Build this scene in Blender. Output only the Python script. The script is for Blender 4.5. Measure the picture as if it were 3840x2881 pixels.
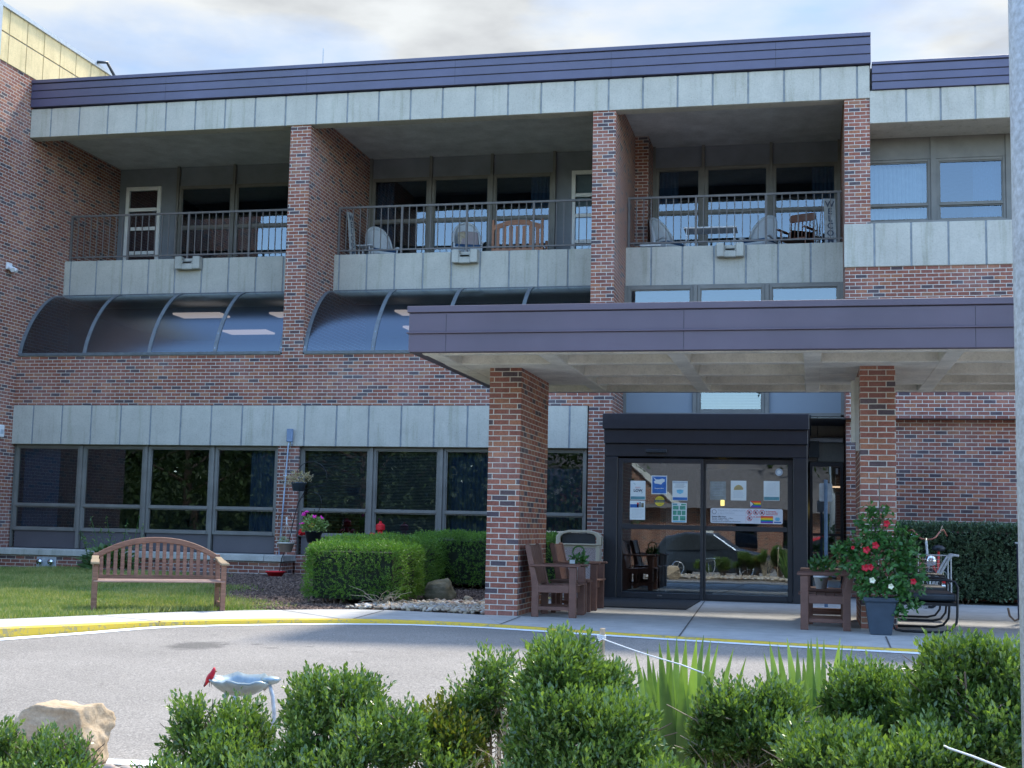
import bpy, math, random
import numpy as np
from math import sin, cos, pi, radians, sqrt, atan2
from mathutils import Vector, Matrix, Euler, noise as mnoise
random.seed(7); RNG = np.random.default_rng(11)
for o in list(bpy.data.objects): bpy.data.objects.remove(o)
SC = bpy.context.scene; COL = SC.collection

# ------------------------------------------------------------------ camera
YAW, PIT, ROL, EYE = -0.221224433, 0.105851536, 0.0211786727, 1.1
FPX = 5037.69
_fw = Vector((sin(YAW)*cos(PIT), cos(YAW)*cos(PIT), sin(PIT)))
_r = Vector((cos(YAW), -sin(YAW), 0)); _u = _r.cross(_fw)
CR = _r*cos(ROL)+_u*sin(ROL); CU = -_r*sin(ROL)+_u*cos(ROL)
cam = bpy.data.cameras.new('camera'); camo = bpy.data.objects.new('camera', cam); COL.objects.link(camo)
cam.sensor_width = 36; cam.lens = FPX/3840*36; cam.clip_start = .05; cam.clip_end = 3000
M = Matrix(((CR.x, CU.x, -_fw.x, 0), (CR.y, CU.y, -_fw.y, 0), (CR.z, CU.z, -_fw.z, EYE), (0, 0, 0, 1)))
camo.matrix_world = M; SC.camera = camo
SC.render.resolution_x = 1024; SC.render.resolution_y = 768

def at(px, py, Y):          # point at depth Y on the ray of a point of the 2212-wide photograph
    d = CR*((px*1.73599-1920)/FPX) - CU*((py*1.73554-1440.5)/FPX) + _fw
    t = Y/d.y
    return Vector((d.x*t, Y, d.z*t+EYE))

# ------------------------------------------------------------------ light
SUN_EL, SUN_AZ = radians(56.5), atan2(.33, 1.0)
sd = bpy.data.lights.new('sun', 'SUN'); sd.energy = 2.5; sd.angle = radians(8); sd.color = (1, .93, .82)
so = bpy.data.objects.new('sun', sd); COL.objects.link(so)
sdir = Vector((sin(SUN_AZ)*cos(SUN_EL), cos(SUN_AZ)*cos(SUN_EL), sin(SUN_EL)))
so.rotation_euler = sdir.to_track_quat('Z', 'Y').to_euler(); so.location = (20, 40, 40)
W = bpy.data.worlds.new('World'); SC.world = W; W.use_nodes = True
nt = W.node_tree; nt.nodes.clear()
def wn(t, **k):
    n = nt.nodes.new(t)
    for a, b in k.items(): setattr(n, a, b)
    return n
sky = wn('ShaderNodeTexSky', sky_type='NISHITA', sun_disc=False, sun_elevation=SUN_EL, sun_rotation=SUN_AZ)
sky.air_density = 1.0; sky.dust_density = .6; sky.ozone_density = 2.0
bg1 = wn('ShaderNodeBackground'); bg1.inputs[1].default_value = .12
bg2 = wn('ShaderNodeBackground'); bg2.inputs[1].default_value = 1.0
tc = wn('ShaderNodeTexCoord'); sep = wn('ShaderNodeSeparateXYZ')
mp = wn('ShaderNodeMapping'); mp.inputs['Scale'].default_value = (1, 1, 2.6); mp.inputs['Location'].default_value = (1.3, .2, .15)
n1 = wn('ShaderNodeTexNoise'); n1.inputs['Scale'].default_value = 3.2; n1.inputs['Detail'].default_value = 8; n1.inputs['Roughness'].default_value = .52
n2 = wn('ShaderNodeTexNoise'); n2.inputs['Scale'].default_value = 7.5; n2.inputs['Detail'].default_value = 6; n2.inputs['Roughness'].default_value = .5
mr = wn('ShaderNodeMapRange'); mr.interpolation_type = 'SMOOTHSTEP'
mr.inputs[1].default_value = -.35; mr.inputs[2].default_value = .5; mr.inputs[3].default_value = -.5; mr.inputs[4].default_value = .165
ad = wn('ShaderNodeMath', operation='ADD')
cr1 = wn('ShaderNodeValToRGB'); cr1.color_ramp.elements[0].position = .43; cr1.color_ramp.elements[1].position = .62
cr2 = wn('ShaderNodeValToRGB'); cr2.color_ramp.elements[0].position = .36; cr2.color_ramp.elements[1].position = .56
cr2.color_ramp.elements[0].color = (.74, .77, .80, 1); cr2.color_ramp.elements[1].color = (1.02, 1.06, 1.08, 1)
br = wn('ShaderNodeMapRange'); br.interpolation_type = 'SMOOTHSTEP'     # sky strength raised behind and overhead to light the shaded facade, lowered ahead
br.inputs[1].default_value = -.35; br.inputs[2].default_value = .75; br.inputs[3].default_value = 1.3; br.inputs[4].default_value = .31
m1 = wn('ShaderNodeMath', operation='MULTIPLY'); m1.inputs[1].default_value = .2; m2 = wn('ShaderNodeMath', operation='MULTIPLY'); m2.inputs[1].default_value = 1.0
mx = wn('ShaderNodeMixShader'); wo = wn('ShaderNodeOutputWorld'); L = nt.links.new
L(tc.outputs['Generated'], mp.inputs[0]); L(mp.outputs[0], n1.inputs[0]); L(mp.outputs[0], n2.inputs[0])
L(tc.outputs['Generated'], sep.inputs[0]); L(sep.outputs['Y'], mr.inputs[0]); L(n1.outputs[0], ad.inputs[0]); L(mr.outputs[0], ad.inputs[1])
L(ad.outputs[0], cr1.inputs[0]); L(n2.outputs[0], cr2.inputs[0]); L(cr2.outputs[0], bg2.inputs[0])
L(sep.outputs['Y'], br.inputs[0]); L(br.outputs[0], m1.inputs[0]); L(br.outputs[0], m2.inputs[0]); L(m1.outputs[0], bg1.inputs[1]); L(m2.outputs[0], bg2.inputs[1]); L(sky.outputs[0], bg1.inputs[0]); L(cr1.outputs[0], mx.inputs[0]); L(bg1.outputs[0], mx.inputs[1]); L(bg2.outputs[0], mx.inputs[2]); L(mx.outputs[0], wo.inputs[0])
SC.view_settings.view_transform = 'Standard'; SC.view_settings.look = 'None'; SC.view_settings.exposure = 1.52; SC.view_settings.gamma = 1
SC.render.engine = 'CYCLES'
SC.cycles.max_bounces = 8; SC.cycles.transparent_max_bounces = 12; SC.cycles.transmission_bounces = 6; SC.cycles.caustics_reflective = False

# ------------------------------------------------------------------ materials
class N:
    def __init__(s, name):
        s.m = bpy.data.materials.new(name); s.m.use_nodes = True; s.t = s.m.node_tree; s.t.nodes.clear()
        s.out = s.n('ShaderNodeOutputMaterial'); s.p = s.n('ShaderNodeBsdfPrincipled'); s.l(s.p.outputs[0], s.out.inputs[0])
    def n(s, t, **k):
        x = s.t.nodes.new(t)
        for a, b in k.items(): setattr(x, a, b)
        return x
    def l(s, a, b): s.t.links.new(a, b)
    def math(s, op, a, b=None, c=None):
        x = s.n('ShaderNodeMath', operation=op)
        for i, v in enumerate((a, b, c)):
            if v is None: continue
            if isinstance(v, (int, float)): x.inputs[i].default_value = v
            else: s.l(v, x.inputs[i])
        return x.outputs[0]
    def mix(s, f, a, b, blend='MIX'):
        x = s.n('ShaderNodeMixRGB', blend_type=blend)
        for i, v in enumerate((f, a, b)):
            if isinstance(v, (int, float)): x.inputs[i].default_value = v
            elif isinstance(v, tuple): x.inputs[i].default_value = (*v[:3], 1)
            else: s.l(v, x.inputs[i])
        return x.outputs[0]
    def ramp(s, f, stops):
        x = s.n('ShaderNodeValToRGB'); e = x.color_ramp.elements
        while len(e) < len(stops): e.new(.5)
        for i, (p, c) in enumerate(stops):
            e[i].position = p; e[i].color = (*c, 1) if isinstance(c, tuple) else (c, c, c, 1)
        s.l(f, x.inputs[0]); return x.outputs[0]
    def noise(s, scale, detail=4, rough=.5, vec=None, stretch=None):
        x = s.n('ShaderNodeTexNoise'); x.inputs['Scale'].default_value = scale; x.inputs['Detail'].default_value = detail; x.inputs['Roughness'].default_value = rough
        v = vec if vec is not None else s.pos()
        if stretch:
            mp = s.n('ShaderNodeMapping'); mp.inputs['Scale'].default_value = stretch; s.l(v, mp.inputs[0]); v = mp.outputs[0]
        s.l(v, x.inputs[0]); return x.outputs[0]
    def pos(s):
        if not hasattr(s, '_g'): s._g = s.n('ShaderNodeNewGeometry')
        return s._g.outputs['Position']
    def objc(s):
        if not hasattr(s, '_o'): s._o = s.n('ShaderNodeTexCoord')
        return s._o.outputs['Object']
    def base(s, c):
        if isinstance(c, tuple): s.p.inputs['Base Color'].default_value = (*c[:3], 1)
        else: s.l(c, s.p.inputs['Base Color'])
    def set(s, **k):
        for a, b in k.items():
            i = s.p.inputs[a.replace('_', ' ')]
            if isinstance(b, (int, float, tuple)): i.default_value = b
            else: s.l(b, i)
        return s
    def bump(s, h, strength=.3, dist=.01):
        b = s.n('ShaderNodeBump'); b.inputs['Strength'].default_value = strength; b.inputs['Distance'].default_value = dist
        s.l(h, b.inputs['Height']); s.l(b.outputs[0], s.p.inputs['Normal'])

def simple(name, c, rough=.6, metal=0., var=.25, vs=8., bs=0., bscale=60., spec=.5, obj=True, bd=.004):
    k = N(name); v = k.objc() if obj else k.pos()
    n = k.noise(vs, 5, .6, v)
    lo = tuple(x*(1-var) for x in c); hi = tuple(min(1, x*(1+var)) for x in c)
    k.base(k.ramp(n, [(.3, lo), (.7, hi)])); k.set(Roughness=rough, Metallic=metal)
    k.p.inputs['Specular IOR Level'].default_value = spec
    if bs: k.bump(k.noise(bscale, 4, .6, v), bs, bd)
    return k.m

def brick_mat(name, tint=1.0):
    k = N(name); g = k.n('ShaderNodeNewGeometry'); k._g = g
    sp = k.n('ShaderNodeSeparateXYZ'); k.l(g.outputs['Position'], sp.inputs[0])
    sn = k.n('ShaderNodeSeparateXYZ'); k.l(g.outputs['True Normal'], sn.inputs[0])
    isx = k.math('GREATER_THAN', k.math('ABSOLUTE', sn.outputs[0]), .6)
    isz = k.math('GREATER_THAN', k.math('ABSOLUTE', sn.outputs[2]), .7)
    u = k.math('ADD', k.math('MULTIPLY', sp.outputs[1], isx), k.math('MULTIPLY', sp.outputs[0], k.math('SUBTRACT', 1, isx)))
    v = k.math('ADD', k.math('MULTIPLY', sp.outputs[1], isz), k.math('MULTIPLY', sp.outputs[2], k.math('SUBTRACT', 1, isz)))
    wob = k.noise(9, 2, .5)
    u = k.math('ADD', u, k.math('MULTIPLY', k.math('SUBTRACT', wob, .5), .006))
    v = k.math('ADD', v, k.math('MULTIPLY', k.math('SUBTRACT', k.noise(7, 2, .5, stretch=(1, 1, 3)), .5), .007))
    v = k.math('DIVIDE', k.math('ADD', v, 50*.0677), .0677)
    row = k.math('FLOOR', v); fv = k.math('SUBTRACT', v, row)
    uo = k.math('ADD', k.math('DIVIDE', k.math('ADD', u, 40.6), .2032), k.math('MULTIPLY', k.math('MODULO', row, 2), .5))
    cu = k.math('FLOOR', uo); fu = k.math('SUBTRACT', uo, cu)
    du = k.math('MINIMUM', fu, k.math('SUBTRACT', 1, fu)); dv = k.math('MINIMUM', fv, k.math('SUBTRACT', 1, fv))
    mu = k.n('ShaderNodeMapRange'); mu.inputs[1].default_value = .018; mu.inputs[2].default_value = .036; k.l(du, mu.inputs[0])
    mv = k.n('ShaderNodeMapRange'); mv.inputs[1].default_value = .058; mv.inputs[2].default_value = .105; k.l(dv, mv.inputs[0])
    mask = k.math('MULTIPLY', mu.outputs[0], mv.outputs[0])
    cb = k.n('ShaderNodeCombineXYZ'); k.l(cu, cb.inputs[0]); k.l(row, cb.inputs[1]); k.l(isx, cb.inputs[2])
    wn_ = k.n('ShaderNodeTexWhiteNoise'); wn_.noise_dimensions = '3D'; k.l(cb.outputs[0], wn_.inputs[0])
    t = tint
    r = k.ramp(wn_.outputs[0], [(0, (.080*t, .062*t, .072*t)), (.10, (.10*t, .068*t, .070*t)), (.14, (.20*t, .078*t, .060*t)), (.45, (.265*t, .100*t, .068*t)), (.7, (.22*t, .088*t, .068*t)), (.9, (.33*t, .140*t, .080*t)), (1, (.26*t, .125*t, .08*t))])
    gr = k.noise(45, 4, .7); big = k.noise(.9, 4, .6)
    r = k.mix(1, r, k.ramp(gr, [(.25, .66), (.75, 1.3)]), 'MULTIPLY')
    r = k.mix(k.math('MULTIPLY', k.ramp(big, [(.46, 0.), (.75, 1.)]), .16), r, (.42, .40, .40))
    r = k.mix(.9, r, k.ramp(k.noise(.45, 5, .6), [(.3, .80), (.7, 1.18)]), 'MULTIPLY'); r = k.mix(.8, r, k.ramp(k.noise(1.4, 4, .6, stretch=(2.2, 2.2, .18)), [(.3, .80), (.55, 1.05), (.8, 1.12)]), 'MULTIPLY')
    mort = k.ramp(k.noise(14, 4, .6), [(.3, (.44, .41, .36)), (.7, (.62, .58, .51))])
    k.base(k.mix(mask, mort, r)); k.set(Roughness=.86); k.p.inputs['Specular IOR Level'].default_value = .25
    k.bump(k.math('ADD', mask, k.math('MULTIPLY', gr, .35)), .6, .006)
    return k.m

def concrete_mat(name, c, streak=True, var=.16, pit=1.):
    k = N(name)
    a = k.noise(2.2, 6, .62); b = k.noise(38, 5, .7)
    st = k.noise(3.0, 5, .6, stretch=(2.6, 2.6, .22))
    col = k.ramp(a, [(.3, tuple(x*(1-var) for x in c)), (.7, tuple(min(1, x*(1+var)) for x in c))])
    col = k.mix(.8, col, k.ramp(b, [(.2, .72), (.5, 1.), (.85, 1.15)]), 'MULTIPLY')
    if streak: col = k.mix(.85, col, k.ramp(st, [(.28, (.74, .76, .70)), (.46, 1.), (.8, 1.04)]), 'MULTIPLY')
    vo = k.n('ShaderNodeTexVoronoi'); vo.inputs['Scale'].default_value = 17; k.l(k.pos(), vo.inputs[0])
    pits = k.ramp(vo.outputs['Distance'], [(.0, .0), (.085, .0), (.12, 1.)])
    pm = k.ramp(k.noise(1.6, 3, .6), [(.5, 1.), (.62, 0.)])
    pits = k.mix(1, pits, pm, 'LIGHTEN')
    col = k.mix(k.math('MULTIPLY', k.math('SUBTRACT', 1, pits), .55*pit), col, (.1, .1, .1))
    k.base(col); k.set(Roughness=.88); k.p.inputs['Specular IOR Level'].default_value = .2
    k.bump(k.math('ADD', b, k.math('MULTIPLY', pits, .6)), .35, .006)
    return k.m

def glass_mat(name, tint, refl, rough=.003, transp=.9):
    k = N(name); k.t.nodes.remove(k.p)
    tr = k.n('ShaderNodeBsdfTransparent'); tr.inputs[0].default_value = (*tint, 1)
    gl = k.n('ShaderNodeBsdfGlossy'); gl.inputs['Roughness'].default_value = rough; gl.inputs[0].default_value = (.74, .88, 1, 1)
    b = k.n('ShaderNodeBump'); b.inputs['Strength'].default_value = .06; b.inputs['Distance'].default_value = .01
    k.l(k.noise(1.3, 2, .5), b.inputs['Height']); k.l(b.outputs[0], gl.inputs['Normal'])
    fr = k.n('ShaderNodeFresnel'); fr.inputs[0].default_value = 1.5
    f = k.math('ADD', k.math('MULTIPLY', fr.outputs[0], 1.0), refl)
    f = k.math('MINIMUM', f, 1.0)
    mx = k.n('ShaderNodeMixShader'); k.l(f, mx.inputs[0]); k.l(tr.outputs[0], mx.inputs[1]); k.l(gl.outputs[0], mx.inputs[2]); k.l(mx.outputs[0], k.out.inputs[0])
    return k.m

def leaf_mat(name, c1, c2, c3, rough=.38, transl=.35, ns=2.0, spec=.5):
    k = N(name); g = k.n('ShaderNodeNewGeometry'); k._g = g
    rnd = g.outputs['Random Per Island']
    col = k.ramp(rnd, [(0, c1), (.45, c2), (.93, c3), (1, tuple(min(1, x*1.25) for x in c3))])
    col = k.mix(.5, col, k.ramp(k.noise(ns, 3, .6), [(.3, tuple(x*.6 for x in c2)), (.7, c3)]))
    k.base(col); k.set(Roughness=rough); k.p.inputs['Specular IOR Level'].default_value = spec
    tl = k.n('ShaderNodeBsdfTranslucent'); k.l(k.mix(1, col, (1.15, 1.3, .5), 'MULTIPLY'), tl.inputs[0])
    mx = k.n('ShaderNodeMixShader'); mx.inputs[0].default_value = transl
    k.l(k.p.outputs[0], mx.inputs[1]); k.l(tl.outputs[0], mx.inputs[2]); k.l(mx.outputs[0], k.out.inputs[0])
    return k.m

def emis(name, c, s):
    k = N(name); k.base((.02, .02, .02)); k.p.inputs['Emission Color'].default_value = (*c, 1); k.p.inputs['Emission Strength'].default_value = s
    return k.m

def asphalt_mat():
    k = N('asphalt'); f = k.noise(75, 4, .8); m = k.noise(.5, 5, .6); g2 = k.noise(34, 3, .7)
    col = k.ramp(f, [(.3, (.11, .10, .092)), (.5, (.225, .21, .19)), (.68, (.43, .40, .36))])
    col = k.mix(.6, col, k.ramp(g2, [(.3, .7), (.7, 1.25)]), 'MULTIPLY')
    col = k.mix(.7, col, k.ramp(m, [(.3, .76), (.7, 1.14)]), 'MULTIPLY')
    # oil stain and small drips, each with its own outline
    for (x, y, rx, ry, s) in ((-5.75, 12.1, .34, .42, .55), (-5.25, 12.35, .07, .05, .5), (-5.0, 12.1, .09, .05, .45), (-4.7, 12.3, .06, .04, .45), (-4.1, 12.0, .1, .04, .35), (-6.0, 13.0, .05, .03, .5)):
        sp = k.n('ShaderNodeVectorMath', operation='SUBTRACT'); k.l(k.pos(), sp.inputs[0]); sp.inputs[1].default_value = (x, y, -.1)
        dv = k.n('ShaderNodeVectorMath', operation='MULTIPLY'); k.l(sp.outputs[0], dv.inputs[0]); dv.inputs[1].default_value = (1/rx, 1/ry, 0)
        ln = k.n('ShaderNodeVectorMath', operation='LENGTH'); k.l(dv.outputs[0], ln.inputs[0])
        d = k.math('ADD', ln.outputs['Value'], k.math('MULTIPLY', k.math('SUBTRACT', k.noise(9, 4, .6), .5), 1.1))
        col = k.mix(k.math('MULTIPLY', k.ramp(d, [(.55, 1.), (1., 0.)]), s), col, (.03, .03, .03))
    vo = k.n('ShaderNodeTexVoronoi', feature='DISTANCE_TO_EDGE'); vo.inputs['Scale'].default_value = .35
    nv = k.n('ShaderNodeVectorMath', operation='ADD'); k.l(k.pos(), nv.inputs[0])
    nn = k.n('ShaderNodeTexNoise'); nn.inputs['Scale'].default_value = 2; nn.inputs['Detail'].default_value = 5; k.l(k.pos(), nn.inputs[0]); k.l(nn.outputs['Color'], nv.inputs[1]); k.l(nv.outputs[0], vo.inputs[0])
    col = k.mix(k.math('MULTIPLY', k.ramp(vo.outputs[0], [(0, 1.), (.006, 0.)]), .0), col, (.05, .05, .05))
    k.base(col); k.set(Roughness=.9); k.p.inputs['Specular IOR Level'].default_value = .25; k.bump(f, .6, .006)
    return k.m

def paving_mat(name, c):
    k = N(name); a = k.noise(.9, 6, .6); b = k.noise(70, 4, .7); d = k.noise(5, 5, .65)
    col = k.ramp(a, [(.3, tuple(x*.82 for x in c)), (.7, tuple(x*1.12 for x in c))])
    col = k.mix(.7, col, k.ramp(b, [(.25, .78), (.75, 1.2)]), 'MULTIPLY'); col = k.mix(.7, col, k.ramp(d, [(.3, .8), (.6, 1.08)]), 'MULTIPLY')
    k.base(col); k.set(Roughness=.85); k.p.inputs['Specular IOR Level'].default_value = .3; k.bump(b, .3, .003)
    return k.m

def worn_paint(name, c, under, amt=.5):
    k = N(name); a = k.noise(26, 6, .75); b = k.noise(3, 4, .6)
    f = k.math('ADD', k.math('MULTIPLY', a, .7), k.math('MULTIPLY', b, .4))
    mask = k.ramp(f, [(amt, 0.), (amt+.06, 1.)])
    k.base(k.mix(mask, c, under)); k.set(Roughness=.7); k.bump(a, .2, .003); return k.m

def wood_mat(name, c1, c2, rough=.6, axis=(1, 12, 12), sc=4):
    k = N(name); a = k.noise(sc, 6, .65, k.objc(), axis); b = k.noise(30, 4, .7, k.objc(), (1, 4, 4)); d = k.noise(3, 3, .5, k.objc())
    col = k.ramp(a, [(.3, c1), (.7, c2)]); col = k.mix(.6, col, k.ramp(b, [(.3, .72), (.7, 1.15)]), 'MULTIPLY'); col = k.mix(.6, col, k.ramp(d, [(.3, .75), (.7, 1.15)]), 'MULTIPLY')
    k.base(col); k.set(Roughness=rough); k.bump(a, .3, .002); return k.m

def stone_mat(name, cs, sc=5):
    k = N(name); g = k.n('ShaderNodeNewGeometry'); k._g = g
    a = k.noise(sc, 7, .65); b = k.noise(sc*9, 5, .7); s = k.noise(sc*.8, 5, .6, stretch=(1, 1, 4))
    col = k.ramp(a, [(.3, cs[0]), (.5, cs[1]), (.72, cs[2])]); col = k.mix(.5, col, k.ramp(s, [(.35, cs[0]), (.65, cs[2])]))
    col = k.mix(.8, col, k.ramp(b, [(.25, .62), (.7, 1.15)]), 'MULTIPLY')
    k.base(col); k.set(Roughness=.88); k.p.inputs['Specular IOR Level'].default_value = .2; k.bump(k.math('ADD', a, k.math('MULTIPLY', b, .4)), .7, .02); return k.m

def pebble_mat():
    k = N('river_stones'); g = k.n('ShaderNodeNewGeometry'); k._g = g
    col = k.ramp(g.outputs['Random Per Island'], [(0, (.36, .29, .20)), (.25, (.46, .40, .31)), (.5, (.25, .18, .12)), (.7, (.38, .38, .37)), (.85, (.56, .52, .44)), (1, (.22, .11, .07))])
    col = k.mix(.7, col, k.ramp(k.noise(40, 4, .7), [(.3, .75), (.7, 1.15)]), 'MULTIPLY'); k.base(col); k.set(Roughness=.7); return k.m
def chips_mat(name, cs):
    k = N(name); g = k.n('ShaderNodeNewGeometry'); k._g = g
    k.base(k.ramp(g.outputs['Random Per Island'], [(0, cs[0]), (.5, cs[1]), (1, cs[2])])); k.set(Roughness=.9); return k.m

m_brick = brick_mat('red_brick'); m_brick2 = brick_mat('entrance_brick', 1.15)
m_conc = concrete_mat('precast_concrete', (.43, .42, .37), True, .09); m_joint = simple('sealant_joint', (.24, .27, .29), .8, var=.2, obj=False)
m_wingp = concrete_mat('wing_panel_concrete', (.74, .60, .34), True, .12)
m_soff = concrete_mat('painted_concrete', (.54, .56, .56), False, .18, .3)
m_canc = concrete_mat('canopy_concrete', (.66, .63, .55), False, .2, .5)
m_sill = concrete_mat('sill_concrete', (.42, .42, .38), True, .18)
def fascia_mat(name, c):
    k = N(name); a = k.noise(.8, 4, .6); k.base(k.ramp(a, [(.3, tuple(x*.85 for x in c)), (.7, tuple(x*1.15 for x in c))])); k.set(Roughness=k.math('ADD', .32, k.math('MULTIPLY', k.noise(5, 4, .6), .25)))
    k.p.inputs['Specular IOR Level'].default_value = .7
    k.bump(k.math('ADD', k.noise(1.6, 2, .5), k.math('MULTIPLY', k.noise(.7, 3, .5, stretch=(1, 1, 6)), 1.2)), .22, .02); return k.m
m_fasc = fascia_mat('bronze_metal_fascia', (.062, .060, .118)); m_fasc2 = fascia_mat('canopy_metal_fascia', (.088, .066, .092))
m_seam = simple('fascia_dark_seam', (.03, .028, .04), .6)  # dark seams and backing behind the fascia strips
m_frame = simple('taupe_window_frame', (.155, .15, .135), .5, var=.18, vs=3); m_dark = simple('bronze_door_metal', (.017, .019, .026), .38, var=.15)
m_panel = simple('spandrel_panel', (.085, .078, .085), .5, var=.1, vs=2)
m_upanel = simple('upper_wall_panel', (.18, .20, .225), .7, var=.15, vs=2)
m_rail = simple('railing_metal', (.12, .11, .105), .55, var=.15)
m_glass = glass_mat('window_glass', (.62, .68, .72), .085); m_glassd = glass_mat('door_glass', (.60, .66, .68), .20)
m_poly = glass_mat('smoked_skylight', (.18, .24, .36), .13, .24)
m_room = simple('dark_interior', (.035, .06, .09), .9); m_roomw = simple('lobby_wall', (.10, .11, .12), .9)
m_curtb = simple('blue_curtain', (.035, .075, .14), .9, var=.2, vs=20); m_curtw = simple('pale_curtain', (.34, .40, .40), .9, var=.1)
m_blind = simple('window_blind', (.10, .11, .115), .7, var=.1)
m_white = simple('white_paint', (.72, .73, .72), .5, var=.06); m_gutter = simple('pale_metal_strip', (.5, .56, .62), .4, metal=.3, var=.1)
m_roof = simple('roof_membrane', (.2, .2, .2), .9)
m_asph = asphalt_mat(); m_pave = paving_mat('concrete_paving', (.42, .415, .395))
m_yel = worn_paint('yellow_kerb_paint', (.60, .40, .03), (.32, .26, .12), .57); m_wht = worn_paint('white_line_paint', (.78, .84, .88), (.30, .30, .29), .66)
m_joint2 = simple('paving_joint', (.09, .085, .08), .95)
m_soil = simple('dark_mulch_soil', (.052, .038, .032), .95, var=.5, vs=30, bs=.8, bscale=60, obj=False, bd=.02)
m_turf = simple('turf_soil', (.09, .13, .035), .95, var=.4, vs=6, obj=False)
m_isoil = simple('bed_soil', (.16, .125, .09), .95, var=.4, vs=10, bs=.6, obj=False)
m_chips = chips_mat('bark_chips', ((.045, .03, .026), (.12, .075, .055), (.23, .16, .12)))
m_stones = pebble_mat()
m_grass = leaf_mat('lawn_blades', (.09, .19, .03), (.14, .25, .04), (.46, .40, .16), .6, .3, 1.1)
m_box = leaf_mat('boxwood_leaf', (.022, .062, .022), (.06, .14, .034), (.27, .38, .09), .30, .30, 7, .7)
m_boxy = leaf_mat('boxwood_yellowing_leaf', (.035, .09, .02), (.06, .13, .03), (.34, .30, .05), .35, .35, 5)
m_yew = leaf_mat('yew_leaf', (.04, .12, .02), (.08, .20, .03), (.20, .36, .05), .5, .3, 4)
m_hedge2 = leaf_mat('evergreen_hedge_leaf', (.03, .07, .045), (.06, .12, .07), (.18, .26, .15), .35, .15, 3)
m_yuc = leaf_mat('yucca_blade', (.035, .09, .045), (.085, .18, .06), (.28, .40, .10), .4, .33, 6)
m_tree = leaf_mat('tree_leaf', (.02, .045, .012), (.035, .07, .018), (.07, .11, .03), .6, .25, .6)
m_vine = leaf_mat('mandevilla_leaf', (.025, .095, .03), (.045, .15, .04), (.10, .24, .06), .35, .3, 5)
m_dry = leaf_mat('dried_flower', (.30, .22, .11), (.42, .33, .18), (.55, .45, .26), .9, .2, 9)
m_ger = leaf_mat('geranium_leaf', (.12, .24, .06), (.22, .36, .10), (.42, .50, .20), .5, .3, 9)
m_pink = simple('magenta_petal', (.85, .02, .42), .5, var=.2, vs=30); m_redp = simple('red_petal', (.50, .006, .025), .5, var=.25, vs=30)
m_bark = simple('grey_bark', (.30, .25, .18), .9, var=.3, vs=20, bs=.5); m_bark2 = simple('brown_bark', (.14, .10, .075), .9, var=.3, vs=12, bs=.5)
m_bench = wood_mat('weathered_teak', (.13, .052, .03), (.29, .15, .095), .6); m_bench2 = wood_mat('pale_bench_slat', (.24, .13, .095), (.42, .28, .22), .6)
m_brown = wood_mat('brown_plastic_lumber', (.125, .058, .042), (.17, .083, .06), .5, (1, 3, 3))
m_pwhite = simple('white_plastic', (.66, .68, .70), .45, var=.05); m_wick = simple('white_wicker', (.50, .54, .57), .6, var=.15, vs=60, bs=.6, bscale=90)
m_cream = simple('cream_pot', (.50, .48, .42), .5, var=.1); m_blackp = simple('black_plastic', (.015, .022, .03), .45)
m_slate = simple('blue_grey_pot', (.04, .06, .085), .45, var=.15); m_iron = simple('black_iron', (.012, .013, .016), .4, metal=.3)
m_galv = simple('galvanised_steel', (.46, .50, .54), .5, metal=.35, var=.22, vs=30, bs=.15, bscale=140); m_chrome = simple('chrome', (.7, .72, .74), .15, metal=1)
m_cond = simple('grey_conduit', (.42, .52, .66), .45, metal=.3); m_box_el = simple('electrical_box', (.15, .21, .31), .5)
m_red = simple('red_enamel', (.62, .012, .02), .4, var=.1); m_beige = simple('beige_bin_shell', (.40, .36, .28), .6, var=.06)
m_lead = simple('verdigris_metal', (.25, .31, .33), .4, metal=.5, var=.35, vs=9); m_navyc = simple('navy_cushion', (.015, .06, .14), .9)
m_pill = simple('grey_pillow', (.33, .28, .29), .9, var=.1); m_orange = wood_mat('orange_wood', (.26, .10, .045), (.40, .17, .08), .5); m_rockw = wood_mat('dark_rocker_wood', (.12, .04, .02), (.22, .08, .04), .4)
m_paper = simple('paper_notice', (.62, .68, .68), .7, var=.04); m_teal = simple('teal_print', (.10, .26, .30), .7); m_blue = simple('blue_print', (.03, .13, .40), .6, var=.3, vs=12)
m_ink = simple('dark_ink', (.05, .07, .11), .7); m_inkr = simple('red_ink', (.55, .03, .04), .7); m_ylw = simple('yellow_sticker', (.62, .50, .03), .5); m_lblue = simple('light_blue_print', (.16, .45, .62), .6)
m_green = simple('green_print', (.07, .28, .20), .7, var=.5, vs=30); m_grey = simple('sign_grey', (.36, .42, .48), .5)
rb = [simple('flag_stripe_'+n, c, .6, var=.03) for n, c in (('red', (.65, .02, .02)), ('orange', (.8, .22, .01)), ('yellow', (.8, .6, .02)), ('green', (.02, .3, .06)), ('blue', (.02, .12, .5)), ('violet', (.14, .03, .3)))]
m_mat = simple('black_rubber_mat', (.012, .014, .017), .85, bs=.5, bscale=200)
def aggregate():
    k = N('exposed_aggregate'); vo = k.n('ShaderNodeTexVoronoi'); vo.inputs['Scale'].default_value = 75; k.l(k.objc(), vo.inputs[0])
    col = k.ramp(k.noise(110, 3, .7, k.objc()), [(.35, (.12, .09, .09)), (.5, (.28, .22, .22)), (.65, (.6, .56, .52))])
    k.base(col); k.set(Roughness=.8); k.bump(vo.outputs['Distance'], .6, .006); return k.m
m_aggr = aggregate()
m_stoneL = stone_mat('sandstone_boulder', ((.34, .235, .13), (.47, .355, .23), (.58, .48, .35))); m_stoneD = stone_mat('mossy_rock', ((.085, .085, .055), (.16, .15, .10), (.25, .23, .17)), 6)
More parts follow.
